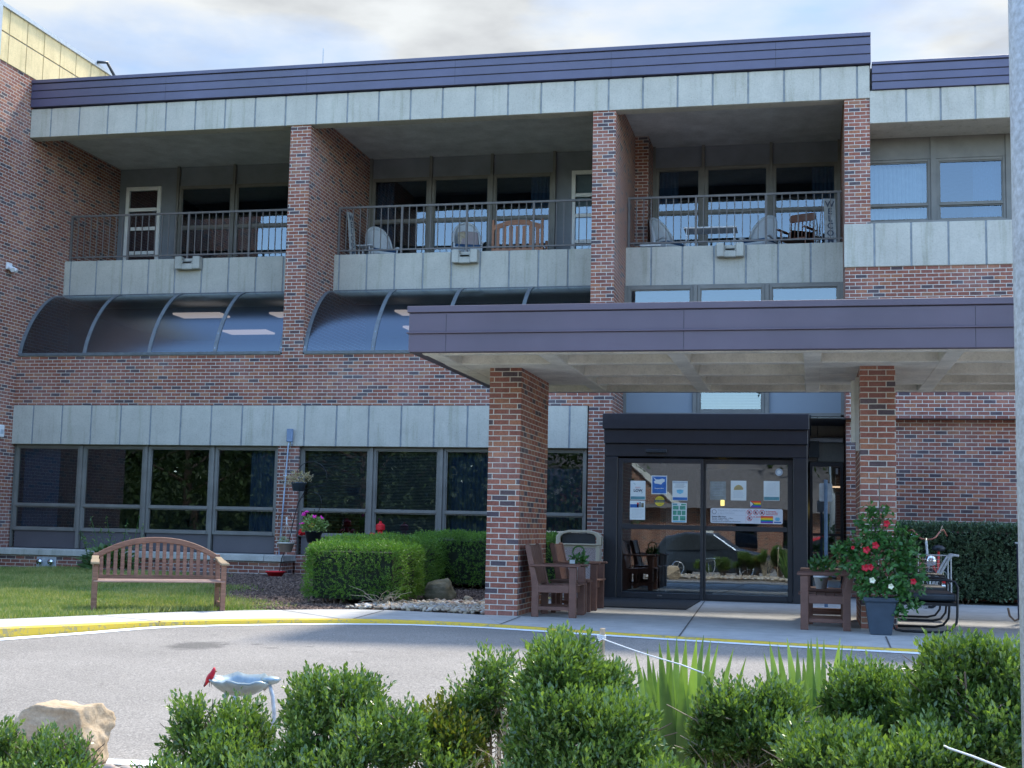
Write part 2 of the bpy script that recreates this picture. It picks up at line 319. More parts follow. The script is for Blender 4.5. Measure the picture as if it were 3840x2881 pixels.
m_lamp = emis('lit_ceiling_panel', (.9, .6, .38), .75); m_lampy = emis('lit_wall_lamp', (1, .75, .2), 1.0)

# ------------------------------------------------------------------ mesh helpers
class MB:
    def __init__(s): s.v = []; s.f = []; s.mi = []; s.cur = 0
    def add(s, vs, fs, mi=None):
        b = len(s.v); s.v += [tuple(v) for v in vs]; s.f += [tuple(i+b for i in f) for f in fs]; s.mi += [s.cur if mi is None else mi]*len(fs); return s
    def box(s, x0, x1, y0, y1, z0, z1, mi=None):
        x0, x1 = min(x0, x1), max(x0, x1); y0, y1 = min(y0, y1), max(y0, y1); z0, z1 = min(z0, z1), max(z0, z1)
        v = [(x0, y0, z0), (x1, y0, z0), (x1, y1, z0), (x0, y1, z0), (x0, y0, z1), (x1, y0, z1), (x1, y1, z1), (x0, y1, z1)]
        return s.add(v, [(0, 3, 2, 1), (4, 5, 6, 7), (0, 1, 5, 4), (1, 2, 6, 5), (2, 3, 7, 6), (3, 0, 4, 7)], mi)
    def bar(s, a, b, w, h, up=(0, 0, 1), mi=None):      # rectangular bar from a to b
        a = Vector(a); b = Vector(b); d = (b-a).normalized(); u = Vector(up); sd = d.cross(u)
        if sd.length < 1e-4: sd = d.cross(Vector((0, 1, 0)))
        sd.normalize(); u = sd.cross(d).normalized(); sd *= w/2; u *= h/2
        v = [a-sd-u, a+sd-u, a+sd+u, a-sd+u, b-sd-u, b+sd-u, b+sd+u, b-sd+u]
        return s.add(v, [(0, 1, 2, 3), (7, 6, 5, 4), (0, 4, 5, 1), (1, 5, 6, 2), (2, 6, 7, 3), (3, 7, 4, 0)], mi)
    def tube(s, pts, r, n=8, mi=None, closed=False):
        pts = [Vector(p) for p in pts]; k = len(pts); rr = r if isinstance(r, (list, tuple)) else [r]*k
        rings = []; prev = None
        for i, p in enumerate(pts):
            d = (pts[(i+1) % k]-pts[i-1]) if closed else (pts[min(i+1, k-1)]-pts[max(i-1, 0)])
            d.normalize()
            if prev is None:
                a = d.cross(Vector((0, 0, 1)));
                if a.length < .1: a = d.cross(Vector((1, 0, 0)))
            else: a = prev-d*prev.dot(d)
            a.normalize(); prev = a; b = d.cross(a)
            rings.append([p+(a*cos(2*pi*j/n)+b*sin(2*pi*j/n))*rr[i] for j in range(n)])
        v = [q for r_ in rings for q in r_]; f = []
        for i in range(k if closed else k-1):
            i2 = (i+1) % k
            for j in range(n): f.append((i*n+j, i2*n+j, i2*n+(j+1) % n, i*n+(j+1) % n))
        if not closed: f += [tuple(range(n)), tuple(range((k-1)*n+n-1, (k-1)*n-1, -1))]
        return s.add(v, f, mi)
    def lathe(s, prof, c=(0, 0, 0), n=20, mi=None, sx=1, sy=1):
        v = []; f = []
        for r, z in prof:
            for j in range(n): v.append((c[0]+r*sx*cos(2*pi*j/n), c[1]+r*sy*sin(2*pi*j/n), c[2]+z))
        for i in range(len(prof)-1):
            for j in range(n): f.append((i*n+j, i*n+(j+1) % n, (i+1)*n+(j+1) % n, (i+1)*n+j))
        f += [tuple(range(n-1, -1, -1)), tuple(range((len(prof)-1)*n, len(prof)*n))]
        return s.add(v, f, mi)
    def extr(s, poly, axis, a, b, mi=None):     # closed 2D polygon extruded along an axis
        def P(p, t): return {'x': (t, p[0], p[1]), 'y': (p[0], t, p[1]), 'z': (p[0], p[1], t)}[axis]
        n = len(poly); v = [P(p, a) for p in poly]+[P(p, b) for p in poly]
        return s.add(v, [tuple(range(n-1, -1, -1)), tuple(range(n, 2*n))]+[(i, (i+1) % n, (i+1) % n+n, i+n) for i in range(n)], mi)
    def xf(s, m, start=0):
        for i in range(start, len(s.v)): s.v[i] = tuple(m @ Vector(s.v[i]))
        return s

SHIFT = {}
def obj(name, mb, mat, parent=None, smooth=False, bevel=0., seg=1):
    me = bpy.data.meshes.new(name)
    v = mb.v
    r = parent
    while r is not None and r.parent is not None: r = r.parent
    if r is not None and r.name in SHIFT:
        s = SHIFT[r.name]; v = [(a-s[0], b-s[1], c-s[2]) for a, b, c in v]
    me.from_pydata(v, [], mb.f); mats = mat if isinstance(mat, (list, tuple)) else [mat]
    for m in mats: me.materials.append(m)
    if len(mats) > 1: me.polygons.foreach_set('material_index', mb.mi)
    if smooth: me.polygons.foreach_set('use_smooth', [True]*len(me.polygons))
    me.update()
    o = bpy.data.objects.new(name, me); COL.objects.link(o)
    if parent is not None: o.parent = parent
    if bevel:
        b = o.modifiers.new('bevel', 'BEVEL'); b.width = bevel; b.segments = seg; b.limit_method = 'ANGLE'
    return o
def tag(o, label, cat, group=None, kind=None):
    if label: o['label'] = label
    if cat: o['category'] = cat
    if group: o['group'] = group
    if kind: o['kind'] = kind
    return o
def thing(name, label, cat, loc=(0, 0, 0), rz=0., group=None, world=False):
    o = bpy.data.objects.new(name, None); o.empty_display_size = .2; COL.objects.link(o); o.location = loc; o.rotation_euler = (0, 0, rz)
    if world: SHIFT[o.name] = tuple(loc)
    return tag(o, label, cat, group)
def copy_tree(o, loc=None, rz=None, label=None, parent=None):
    c = o.copy(); COL.objects.link(c)
    if parent is not None: c.parent = parent
    for ch in o.children: copy_tree(ch, parent=c)
    if loc is not None: c.location = loc
    if rz is not None: c.rotation_euler = (0, 0, rz)
    if label: c['label'] = label
    return c
def structure(name, mb, mat): o = obj(name, mb, mat); o['kind'] = 'structure'; return o
def np_mesh(name, V, F, mat, parent=None, smooth=False, fm=None):
    """V (n,3) array, F (m,k) array of equal-sized faces"""
    me = bpy.data.meshes.new(name); V = np.asarray(V, dtype=np.float32); F = np.asarray(F, dtype=np.int32)
    if parent is not None:
        r = parent
        while r.parent is not None: r = r.parent
        if r.name in SHIFT: V = V-np.array(SHIFT[r.name], dtype=np.float32)
    me.vertices.add(len(V)); me.vertices.foreach_set('co', V.ravel())
    k = F.shape[1]; me.loops.add(F.size); me.loops.foreach_set('vertex_index', F.ravel())
    me.polygons.add(len(F)); me.polygons.foreach_set('loop_start', np.arange(0, F.size, k, dtype=np.int32)); me.polygons.foreach_set('loop_total', np.full(len(F), k, dtype=np.int32))
    mats = mat if isinstance(mat, (list, tuple)) else [mat]
    for m in mats: me.materials.append(m)
    if fm is not None: me.polygons.foreach_set('material_index', np.asarray(fm, dtype=np.int32))
    if smooth: me.polygons.foreach_set('use_smooth', np.ones(len(F), dtype=bool))
    me.update(); me.validate()
    o = bpy.data.objects.new(name, me); COL.objects.link(o)
    if parent is not None: o.parent = parent
    return o
def nrm(a): return a/np.maximum(np.linalg.norm(a, axis=-1, keepdims=True), 1e-9)
def leaf_geo(P, D, Nn, Ln, Wd, fold=.25):
    D = nrm(D); S = nrm(np.cross(D, Nn)); Nn = np.cross(S, D)
    Ln = Ln[:, None] if np.ndim(Ln) else Ln; Wd = Wd[:, None] if np.ndim(Wd) else Wd
    v0 = P; v2 = P+D*Ln; mid = P+D*Ln*.5
    v1 = mid+S*Wd*.5+Nn*Wd*fold; v3 = mid-S*Wd*.5+Nn*Wd*fold
    V = np.stack([v0, v1, v2, v3], 1).reshape(-1, 3); n = len(P); b = np.arange(n)[:, None]*4
    F = np.concatenate([b+np.array([[0, 1, 2]]), b+np.array([[0, 2, 3]])], 1).reshape(-1, 3)
    return V, F
def sprigs(P, D, slen, k, L0, W0, rng=RNG, spread=.9):
    """leafy shoots: k leaves around a stem of length slen starting at P along D"""
    n = len(P); D = nrm(D); a = nrm(np.cross(D, rng.normal(size=(n, 3)))); b = np.cross(D, a)
    PP = []; DD = []; NN = []; LL = []
    for i in range(k):
        t = .1+.9*i/(k-1) if k > 1 else .6; ph = i*2.4+rng.uniform(0, .6, n)
        rad = a*np.cos(ph)[:, None]+b*np.sin(ph)[:, None]; ang = spread*(1.15-.75*t)
        PP.append(P+D*(slen*t)[:, None]); DD.append(D*np.cos(ang)+rad*np.sin(ang)+rng.normal(0, .12, (n, 3))); NN.append(D*.6-rad*.3+rng.normal(0, .3, (n, 3))); LL.append(L0*rng.uniform(.65, 1.15, n))
    PP = np.concatenate(PP); DD = np.concatenate(DD); NN = np.concatenate(NN); LL = np.concatenate(LL)
    return leaf_geo(PP, DD, NN, LL, LL*W0/L0)
def cat(parts):
    V = []; F = []; o = 0
    for v, f in parts: V.append(v); F.append(f+o); o += len(v)
    return np.concatenate(V), np.concatenate(F)
def lobe_points(lobes, n, rng=RNG, low=-.5):
    w = np.array([(l[3]*l[4]+l[3]*l[5]+l[4]*l[5]) for l in lobes]); idx = rng.choice(len(lobes), n, p=w/w.sum())
    L_ = np.array(lobes)[idx]; d = nrm(rng.normal(size=(n, 3))); d[:, 2] = np.where(d[:, 2] < low, -d[:, 2], d[:, 2])
    return L_[:, :3]+d*L_[:, 3:6], nrm(d/L_[:, 3:6]), idx, L_
def outside(P, idx, lobes, s=.92):
    keep = np.ones(len(P), bool)
    for j, l in enumerate(lobes):
        q = (P-np.array(l[:3]))/(np.array(l[3:6])*s); ins = (q*q).sum(1) < 1; keep &= ~(ins & (idx != j))
    return keep
def text(s, size, loc, rot, mat, parent, align='LEFT', ext=.0006, name='lettering', bold=0.):
    c = bpy.data.curves.new(name, 'FONT'); c.body = s; c.size = size; c.align_x = align; c.extrude = ext; c.offset = bold; c.resolution_u = 2
    t = bpy.data.objects.new(name+'_curve', c); COL.objects.link(t)
    dg = bpy.context.evaluated_depsgraph_get(); dg.update(); me = bpy.data.meshes.new_from_object(t.evaluated_get(dg))
    bpy.data.objects.remove(t); me.materials.clear(); me.materials.append(mat)
    mm = Matrix.Translation(Vector(loc)) @ Euler(rot).to_matrix().to_4x4(); me.transform(mm)
    o = bpy.data.objects.new(name, me); COL.objects.link(o)
    if parent is not None: o.parent = parent
    return o

# ================================================================== setting
def sst(a, b, x): t = min(1, max(0, (x-a)/(b-a))); return t*t*(3-2*t)
def zroad(x, y):
    z = -.02-.035*(1-sst(-6.5, -2.0, x))
    return z-.03*min(22, max(0, 13.5-y))
def zlawn(x, y): return -.012+.13*sst(16.5, 23.4, y)

KERB = [(-20, -9), (-16.2, -3), (-13.2, 2.5), (-10.6, 7.2), (-8.9, 10.2), (-7.84, 12.04), (-7.45, 12.67), (-7.05, 13.4), (-6.55, 14.01), (-5.94, 14.53), (-5.35, 14.86), (-4.85, 15.02), (-4.35, 15.05), (-3.6, 14.93), (-2.88, 14.66), (-2.2, 14.40), (-1.19, 14.11), (-.25, 13.88), (.97, 13.69), (3, 13.45), (8, 13.2), (30, 13.0)]
def smooth_curve(pts, n=6):
    out = []; P = [Vector((*p, 0)) for p in pts]
    for i in range(len(P)-1):
        p0, p1, p2, p3 = P[max(i-1, 0)], P[i], P[i+1], P[min(i+2, len(P)-1)]
        for j in range(n):
            t = j/n; out.append(.5*((2*p1)+(p2-p0)*t+(2*p0-5*p1+4*p2-p3)*t*t+(3*p1-p0-3*p2+p3)*t**3))
    out.append(P[-1]); return [(p.x, p.y) for p in out]
KC = smooth_curve(KERB)
def offs(c, d):     # offset towards the road (positive = road side)
    o = []
    for i, p in enumerate(c):
        a = c[max(i-1, 0)]; b = c[min(i+1, len(c)-1)]; tx, ty = b[0]-a[0], b[1]-a[1]; l = math.hypot(tx, ty); o.append((p[0]+ty/l*d, p[1]-tx/l*d))
    return o
def strip(mb, A, B, za, zb, mi=None):
    n = len(A); v = [(*A[i], za(*A[i])) for i in range(n)]+[(*B[i], zb(*B[i])) for i in range(n)]
    return mb.add(v, [(i, i+1, n+i+1, n+i) for i in range(n-1)], mi)
# far ground and road
g = MB(); g.add([(-600, -600, -1.6), (600, -600, -1.6), (600, 700, -1.6), (-600, 700, -1.6)], [(0, 1, 2, 3)]); structure('ground', g, m_turf)
g = MB(); xs = [-70+i*.625 for i in range(225)]; ys = [-45+j*.5 for j in range(123)]
g.add([(x, y, zroad(x, y)-(0 if y > -45 else .0)) for y in ys for x in xs], [(j*225+i, j*225+i+1, (j+1)*225+i+1, (j+1)*225+i) for j in range(122) for i in range(224)]); structure('road', g, m_asph)
# kerb: yellow top band and face
zk = lambda x, y: .004; I12 = offs(KC, -.065); I0 = KC; OUT = offs(KC, .02)
g = MB(); strip(g, I12, I0, zk, zk); strip(g, I0, OUT, zk, lambda x, y: zk(x, y)-.012); strip(g, OUT, offs(KC, .035), lambda x, y: -.008, lambda x, y: zroad(x, y)-.03); structure('kerb', g, m_yel)
g = MB(); A = offs(KC, .05); B = offs(KC, .23)
WB = [(p[0]+random.uniform(-.008, .008), p[1]+random.uniform(-.012, .012)) for p in B]
strip(g, A, WB, lambda x, y: zroad(x, y)+.005, lambda x, y: zroad(x, y)+.005); structure('white_edge_line', g, m_wht)
# sidewalk and patio
INN = [(-21.5, -8.2), (-17.6, -2.3), (-14.4, 3.2), (-11.6, 8.0), (-9.6, 11.2), (-8.51, 13.05), (-7.98, 14.04), (-7.38, 15.14), (-6.56, 16.04), (-5.87, 16.6), (-5.26, 16.74), (-4.0, 16.5)]
IC = smooth_curve(INN, 5)
i_end = min(range(len(KC)), key=lambda i: abs(KC[i][0]+3.55)+(abs(KC[i][1]-14.9)))
ka = KC[:i_end+1]
def resample(c, n):
    d = [0]
    for i in range(1, len(c)): d.append(d[-1]+math.dist(c[i], c[i-1]))
    out = []; j = 0
    for k in range(n):
        t = d[-1]*k/(n-1)
        while j < len(c)-2 and d[j+1] < t: j += 1
        u = (t-d[j])/(d[j+1]-d[j]); out.append((c[j][0]+(c[j+1][0]-c[j][0])*u, c[j][1]+(c[j+1][1]-c[j][1])*u))
    return out
g = MB(); strip(g, resample(IC, 70), resample(offs(ka, -.12), 70), lambda x, y: 0., lambda x, y: 0.)
kb = offs(KC[i_end:], -.12); n = len(kb)
ax = [p[0] for p in kb]; top = [(max(x, -4.03), 26.2) for x in ax]; top[0] = (-4.03, 26.2)
g.add([(*p, 0.) for p in kb]+[(*p, 0.) for p in top]+[(-4.0, 16.5, 0.)], [(i, i+1, n+i+1, n+i) for i in range(1, n-1)]+[(0, 1, n+1, n, 2*n)])
structure('sidewalk', g, m_pave)
g = MB()
for a, b in (((-7.95, 14.1), (-6.72, 13.95)), ((-7.93, 14.62-.55), (-6.75, 13.5)), ((-6.48, 16.0), (-5.35, 14.95)), ((-5.35, 16.6), (-5.2, 15.0)), ((-3.52, 16.4), (-3.45, 15.0)), ((-1.66, 21.5), (-1.36, 14.2)), ((.77, 15.3), (.74, 13.8)), ((.74, 16.4), (.8, 23.5)), ((-3.5, 18.9), (3.9, 18.9)), ((-10.2, 10.6), (-8.9, 10.1))):
    if a == (-7.95, 14.1): continue
    d = Vector((b[0]-a[0], b[1]-a[1], 0)).normalized(); s = Vector((d.y, -d.x, 0))*.009; p = Vector((*a, .004)); q = Vector((*b, .004)); g.add([p-s, p+s, q+s, q-s], [(0, 1, 2, 3)])
structure('paving_joints', g, m_joint2)
# lawn and mulch bed
ins = resample(IC, 70); bi = next(i for i, p in enumerate(ins) if p[0] > -6.75)
def bed(idx):
    rows = 14; v = []; m = len(idx)
    for r in range(rows+1):
        t = r/rows
        for i in idx:
            x, y = ins[i]; x -= .0; fx = -19+(i-10)*.0
            wx = (-12.0-(bi-i)*.55) if i <= bi else (-12.0+(i-bi)*(8.05/(69-bi)))
            px, py = x+(wx-x)*t, y-.05+(24.5-y+.05)*t
            v.append((px, py, zlawn(px, py)))
    return v, [(r*m+j, r*m+j+1, (r+1)*m+j+1, (r+1)*m+j) for r in range(rows) for j in range(m-1)]
g = MB(); g.add(*bed(list(range(0, bi+1)))); structure('lawn', g, m_turf)
g = MB(); g.add(*bed(list(range(bi, 70)))); structure('mulch_bed', g, m_soil)
def in_lawn(x, y):      # left of the line from (-6.75,15.9) to (-9.4,24.4)
    return x < -6.75-(y-15.9)*.312
# grass blades
n = 120000; X = RNG.uniform(-15.7, -6.3, n*2); Y = RNG.uniform(11.2, 23.3, n*2)
icx = np.array([p[0] for p in IC]); icy = np.array([p[1] for p in IC])
yin = np.interp(X, icx, icy)
edge = -6.75-(Y-15.9)*.62+.35*np.sin(Y*2.3)+RNG.normal(0, .22, n*2)
nz = np.array([mnoise.noise(Vector((x*.9, y*.9, 0))) for x, y in zip(X, Y)])
k = (X < edge) & (Y > yin+.02+RNG.uniform(0, .05, n*2)) & (X/Y > -.70) & ((nz > -.32) | (RNG.random(n*2) < .5)) & (Y < 22.9+nz)
X, Y, nz = X[k], Y[k], nz[k]
Z = np.array([zlawn(x, y) for x, y in zip(X, Y)])
D = np.stack([RNG.normal(0, .45, len(X)), RNG.normal(0, .45, len(X)), np.ones(len(X))], 1)
V, F = leaf_geo(np.stack([X, Y, Z-.005], 1), D, RNG.normal(size=(len(X), 3)), RNG.uniform(.03, .085, len(X))*(1+.5*nz), RNG.uniform(.006, .012, len(X)), .1)
o = np_mesh('grass', V, F, m_grass); tag(o, None, None, kind='stuff')
o['label'] = 'short green lawn with yellowish patches between the sidewalk and the brick wall'; o['category'] = 'grass'
# bark chips
def chips(name, n, region, size, mat, zf, flat=.35):
    Vs = []; P = []
    while len(P) < n:
        x, y = region();
        P.append((x, y, zf(x, y)))
    P = np.array(P); m = len(P)
    base = np.array([(-1, -1, -1), (1, -1, -1), (1, 1, -1), (-1, 1, -1), (-1, -1, 1), (1, -1, 1), (1, 1, 1), (-1, 1, 1)], float)*.5
    fc = np.array([(0, 3, 2, 1), (4, 5, 6, 7), (0, 1, 5, 4), (1, 2, 6, 5), (2, 3, 7, 6), (3, 0, 4, 7)])
    sc = np.stack([RNG.uniform(.6, 1.6, m), RNG.uniform(.4, .9, m), RNG.uniform(flat*.6, flat*1.3, m)], 1)*size
    B = base[None]*sc[:, None]*RNG.uniform(.75, 1.2, (m, 8, 3)); a = RNG.uniform(0, 2*pi, m); t = RNG.normal(0, .3, m)
    x = B[..., 0]*np.cos(t)[:, None]-B[..., 2]*np.sin(t)[:, None]; z = B[..., 0]*np.sin(t)[:, None]+B[..., 2]*np.cos(t)[:, None]
    X2 = x*np.cos(a)[:, None]-B[..., 1]*np.sin(a)[:, None]; Y2 = x*np.sin(a)[:, None]+B[..., 1]*np.cos(a)[:, None]
    V = np.stack([X2, Y2, z], -1)+P[:, None]; F = (fc[None]+np.arange(m)[:, None, None]*8).reshape(-1, 4)
    o = np_mesh(name, V.reshape(-1, 3), F, mat); o['kind'] = 'stuff'; return o
def reg_mulch():
    while True:
        y = random.uniform(16.2, 23.6); x = random.uniform(-12.4, -3.8)
        if x > -6.9-(y-15.9)*.62+random.gauss(0, .12) and y > float(np.interp(x, icx, icy))+.06 : return x, y
o = chips('bark_mulch', 22000, reg_mulch, .034, m_chips, lambda x, y: zlawn(x, y)+.008); o['label'] = 'dark brown bark chips covering the bed around the clipped hedge'; o['category'] = 'mulch'
def pebbles(name, n, region, size, zf, seed=1):
    ph = pi*(3-5**.5); base = np.array([[sqrt(1-(1-2*(i+.5)/14)**2)*cos(ph*i), sqrt(1-(1-2*(i+.5)/14)**2)*sin(ph*i), 1-2*(i+.5)/14] for i in range(14)])
    import bmesh
    bm = bmesh.new(); bmesh.ops.create_icosphere(bm, subdivisions=2, radius=1); bm.verts.ensure_lookup_table()
    base = np.array([v.co[:] for v in bm.verts]); fc = np.array([[v.index for v in f.verts] for f in bm.faces]); bm.free()
    m = n; P = np.array([(*(q := region()), zf(*q)) for _ in range(m)])
    sc = np.stack([RNG.uniform(.7, 1.5, m), RNG.uniform(.6, 1.1, m), RNG.uniform(.4, .75, m)], 1)*(size*RNG.uniform(.55, 1.3, m))[:, None]
    off = RNG.uniform(-1, 1, (m, 3, 3))*.22
    B = base[None]*(1+np.einsum('mij,vj->mvi', off, base)*base[None])*sc[:, None]; a = RNG.uniform(0, 2*pi, m); t = RNG.normal(0, .4, m)
    x = B[..., 0]*np.cos(t)[:, None]-B[..., 2]*np.sin(t)[:, None]; z = B[..., 0]*np.sin(t)[:, None]+B[..., 2]*np.cos(t)[:, None]
    V = np.stack([x*np.cos(a)[:, None]-B[..., 1]*np.sin(a)[:, None], x*np.sin(a)[:, None]+B[..., 1]*np.cos(a)[:, None], z], -1)+P[:, None]
    F = (fc[None]+np.arange(m)[:, None, None]*len(base)).reshape(-1, 3)
    o = np_mesh(name, V.reshape(-1, 3), F, m_stones, smooth=True); o['kind'] = 'stuff'; return o
def reg_gr():
    while True:
        x = random.uniform(-5.95, -4.0); y = random.uniform(16.5, 19.3)
        if y > float(np.interp(x, icx, icy))+.03 and y < 17.9+(x+5.9)*.75+random.gauss(0, .1) and x > -5.75+random.gauss(0, .08): return x, y
o = pebbles('river_gravel', 2200, reg_gr, .034, lambda x, y: .015+random.uniform(0, .03)); o['label'] = 'pale rounded river stones filling the bed beside the left brick column'; o['category'] = 'gravel'

# planting island in the foreground
zi = lambda x, y: zroad(x, y)+.06+.05*(1-sst(5.0, 6.6, y))-.05*sst(6.2,6.8,y)
g = MB(); isl = [(-9, 1.2), (-9, 4.7), (-7.4, 6.15), (-5.5, 6.68), (-3.5, 6.8), (-1, 6.85), (2, 6.8), (5, 6.4), (9, 4.8), (9, 1.2)]
isl = smooth_curve(isl, 4); c0 = (0, 3.9); v = [(*c0, zi(*c0))]; m = len(isl)
for r in (.33, .66, .93, 1.0):
    for p in isl:
        x, y = c0[0]+(p[0]-c0[0])*r, c0[1]+(p[1]-c0[1])*r; v.append((x, y, zi(x, y) if r < 1 else zroad(x, y)-.01))
f = [(0, 1+i, 1+(i+1) % m) for i in range(m)]
for r in range(3): f += [(1+r*m+i, 1+(r+1)*m+i, 1+(r+1)*m+(i+1) % m, 1+r*m+(i+1) % m) for i in range(m)]
g.add(v, f); structure('planting_bed', g, m_isoil)
g = MB(); A = offs(isl, -.03); B = offs(isl, -.16); strip(g, A, B, lambda x, y: zroad(x, y)+.006, lambda x, y: zroad(x, y)+.006)
B2 = offs(isl, -.03); B3 = offs(isl, .0)
structure('island_edge_line', g, m_wht)
def reg_is():
    while True:
        x = random.uniform(-4.6, 1.2); y = random.uniform(3.2, 6.42)
        if -.72*y-.3 < x < .25*y+.3: return x, y
o = pebbles('river_stones', 3800, reg_is, .045, lambda x, y: zi(x, y)+.01+random.uniform(0, .02)); o['label'] = 'smooth tan and white river stones covering the foreground bed under the shrubs'; o['category'] = 'river stones'

# ================================================================== main building
BL = thing('building', 'two-storey red brick and concrete building with balconies and purple-brown metal roof edge', 'building', (-5, 26, 0), world=True)
Y0 = 24.3; YP = 25.85; YB = 28.0
def bpart(name, mb, mat, parent=BL, **k): return obj(name, mb, mat, parent, **k)
# brick
g = MB()
g.box(-15.8, -10.06, Y0, Y0+.3, 3.345, 4.335); bpart('brick_wall', g, m_brick); g = MB(); g.box(-9.635, -4.01, Y0, Y0+.3, 3.345, 4.335)
bpart('brick_wall', g, m_brick); g = MB(); g.box(1.02, 6.5, Y0, Y0+.3, 0, 5.82); bpart('brick_wall', g, m_brick)
for x0, x1, yb in ((-10.06, -9.635, YB), (-4.01, -3.575, YB), (.575, 1.02, YB)):
    g = MB(); g.box(x0, x1, Y0, yb, 0, 8.9)
    g.box(x0+.002, x1-.002, Y0+.3, yb, 8.9, 9.22)
    if x0 < -4 and x0 > -5: g.box(-3.575, -3.30, 27.1, YB, 6.55, 9.22)
    bpart('brick_pillar', g, m_brick)
g = MB(); g.box(-24, -15.8, 20.0, 40, 0, 10.15); bpart('wing_wall', g, m_brick)
# wing panels
g = MB()
yy = 20.82
while yy < 39:
    for z0, z1 in ((10.165, 10.735), (10.765, 11.235)): g.box(-16.1, -15.785, yy+.014, yy+.611, z0, z1, 0)
    yy += .625
g.box(-24, -15.81, 20.02, 40, 10.15, 11.24, 1); bpart('wing_panels', g, [m_wingp, m_joint])
g = MB(); g.box(-24.05, -15.74, 19.95, 40, 11.24, 11.32); g.box(-15.78, -15.73, 22.75, 22.98, 10.2, 11.4); bpart('wing_coping', g, m_gutter)
g = MB(); g.tube([(-15.73, 26.6, 11.33), (-15.6, 26.8, 11.38), (-15.5, 27.0, 11.1), (-15.55, 27.1, 10.6), (-15.5, 27.2, 10.1), (-15.4, 27.3, 9.9)], .035, 8)
o = obj('roof_cable', g, m_blackp, None, smooth=True); tag(o, 'black cable bending over the edge of the tan panelled wing roof', 'cable')
# concrete bands with recessed joints
def band(name, x0, x1, yf, z0, z1, joints, dep=.3, lip=.0, mat=m_conc, parent=BL):
    g = MB(); e = [x0]+[j for j in joints if x0+.05 < j < x1-.05]+[x1]
    for i in range(len(e)-1):
        a = e[i]+(.017 if i else 0); b = e[i+1]-(.017 if i < len(e)-2 else 0); g.box(a, b, yf, yf+.05, z0, z1, 0)
    g.box(x0+.001, x1-.001, yf+.018, yf+dep, z0+.002, z1-.002, 1)
    g.box(x0+.001, x1-.001, yf+.05, yf+dep-.002, z0-.002, z1+.001, 0)
    return obj(name, g, [mat, m_joint], parent, bevel=.006)
J = lambda s, d, n: [s+d*i for i in range(n)]
band('concrete_band', -15.8, 1.02, Y0-.03, 8.9, 9.50, J(-15.34, .6456, 27))
band('concrete_band', 1.02, 6.5, Y0-.028, 8.43, 9.03, J(1.06, .588, 12), dep=1.0)
band('concrete_band', .56, 6.5, Y0-.03, 5.82, 6.60, J(1.08, .629, 12))
band('concrete_band', -15.8, -4.03, Y0-.03, 2.555, 3.335, J(-15.35, .6465, 20))
PP = []
for x0, x1, js in ((-15.8, -10.06, J(-15.655, .6135, 12)), (-9.635, -4.01, J(-9.526, .6, 12)), (-3.575, .575, J(-3.078, .611, 8))):
    PP.append(band('balcony_parapet', x0, x1, YP, 5.83, 6.61, js, dep=.28))
for (xc, w, pi_) in ((-12.86, .56, 0), (-6.82, .53, 1), (-1.54, .52, 2)):
    g = MB(); a, b = xc-w/2, xc+w/2; z0 = 6.36
    g.box(a, a+w*.28, YP-.15, YP+.0, z0, 6.63); g.box(b-w*.28, b, YP-.15, YP, z0, 6.63); g.box(a+w*.281, b-w*.281, YP-.148, YP, z0-.01, 6.47)
    g.extr([(a+w*.281, 6.471), (b-w*.281, 6.471), (b-w*.285, 6.56), (b-w*.36, 6.49), (a+w*.36, 6.49), (a+w*.285, 6.56)], 'y', YP-.13, YP-.001)
    obj('scupper', g, m_sill, PP[pi_], bevel=.012)
# fascia
def fascia(x0, x1, yf, z0, z1, zs, endx=None):
    g = MB(); e = [z0]+zs+[z1]
    for i in range(len(e)-1):
        o_ = .0 if i < len(e)-2 else -.02
        g.box(x0, x1, yf+o_, yf+.2, e[i]+(.010 if i else 0), e[i+1]-.010, 0)
    g.box(x0+.003, x1-.003, yf+.02, yf+.19, z0+.004, z1-.014, 1)
    xx = x0+3.03
    while xx < x1: g.box(xx-.004, xx+.004, yf-.003, yf+.01, z0+.01, z1-.02, 1); xx += 3.03
    return bpart('roof_fascia', g, [m_fasc, m_seam], bevel=.006)
fascia(-15.79, 1.04, Y0-.09, 9.53, 10.11, [9.70, 9.87, 10.02]); fascia(1.06, 6.56, Y0-.07, 9.04, 9.56, [9.18, 9.33, 9.49])
g = MB(); g.box(-15.8, 1.04, Y0+.11, 38, 9.51, 10.05); g.box(1.04, 6.5, Y0+.13, 38, 9.035, 9.5); bpart('roof', g, m_roof)
g = MB(); g.box(-15.79, 1.0, Y0+.27, YB+.3, 9.22, 9.5); g.box(1.03, 6.5, Y0+.97, 25.5, 8.46, 9.03); bpart('balcony_ceiling', g, m_soff)
g = MB(); g.box(-15.79, .57, YP+.28, YB+.3, 5.84, 6.5); bpart('balcony_floor', g, m_soff)
# rear mass
g = MB(); g.box(-15.79, 6.5, 38, 38.3, 0, 10); g.box(6.2, 6.5, Y0+.3, 38, 0, 9.03); bpart('rear_wall', g, m_brick)
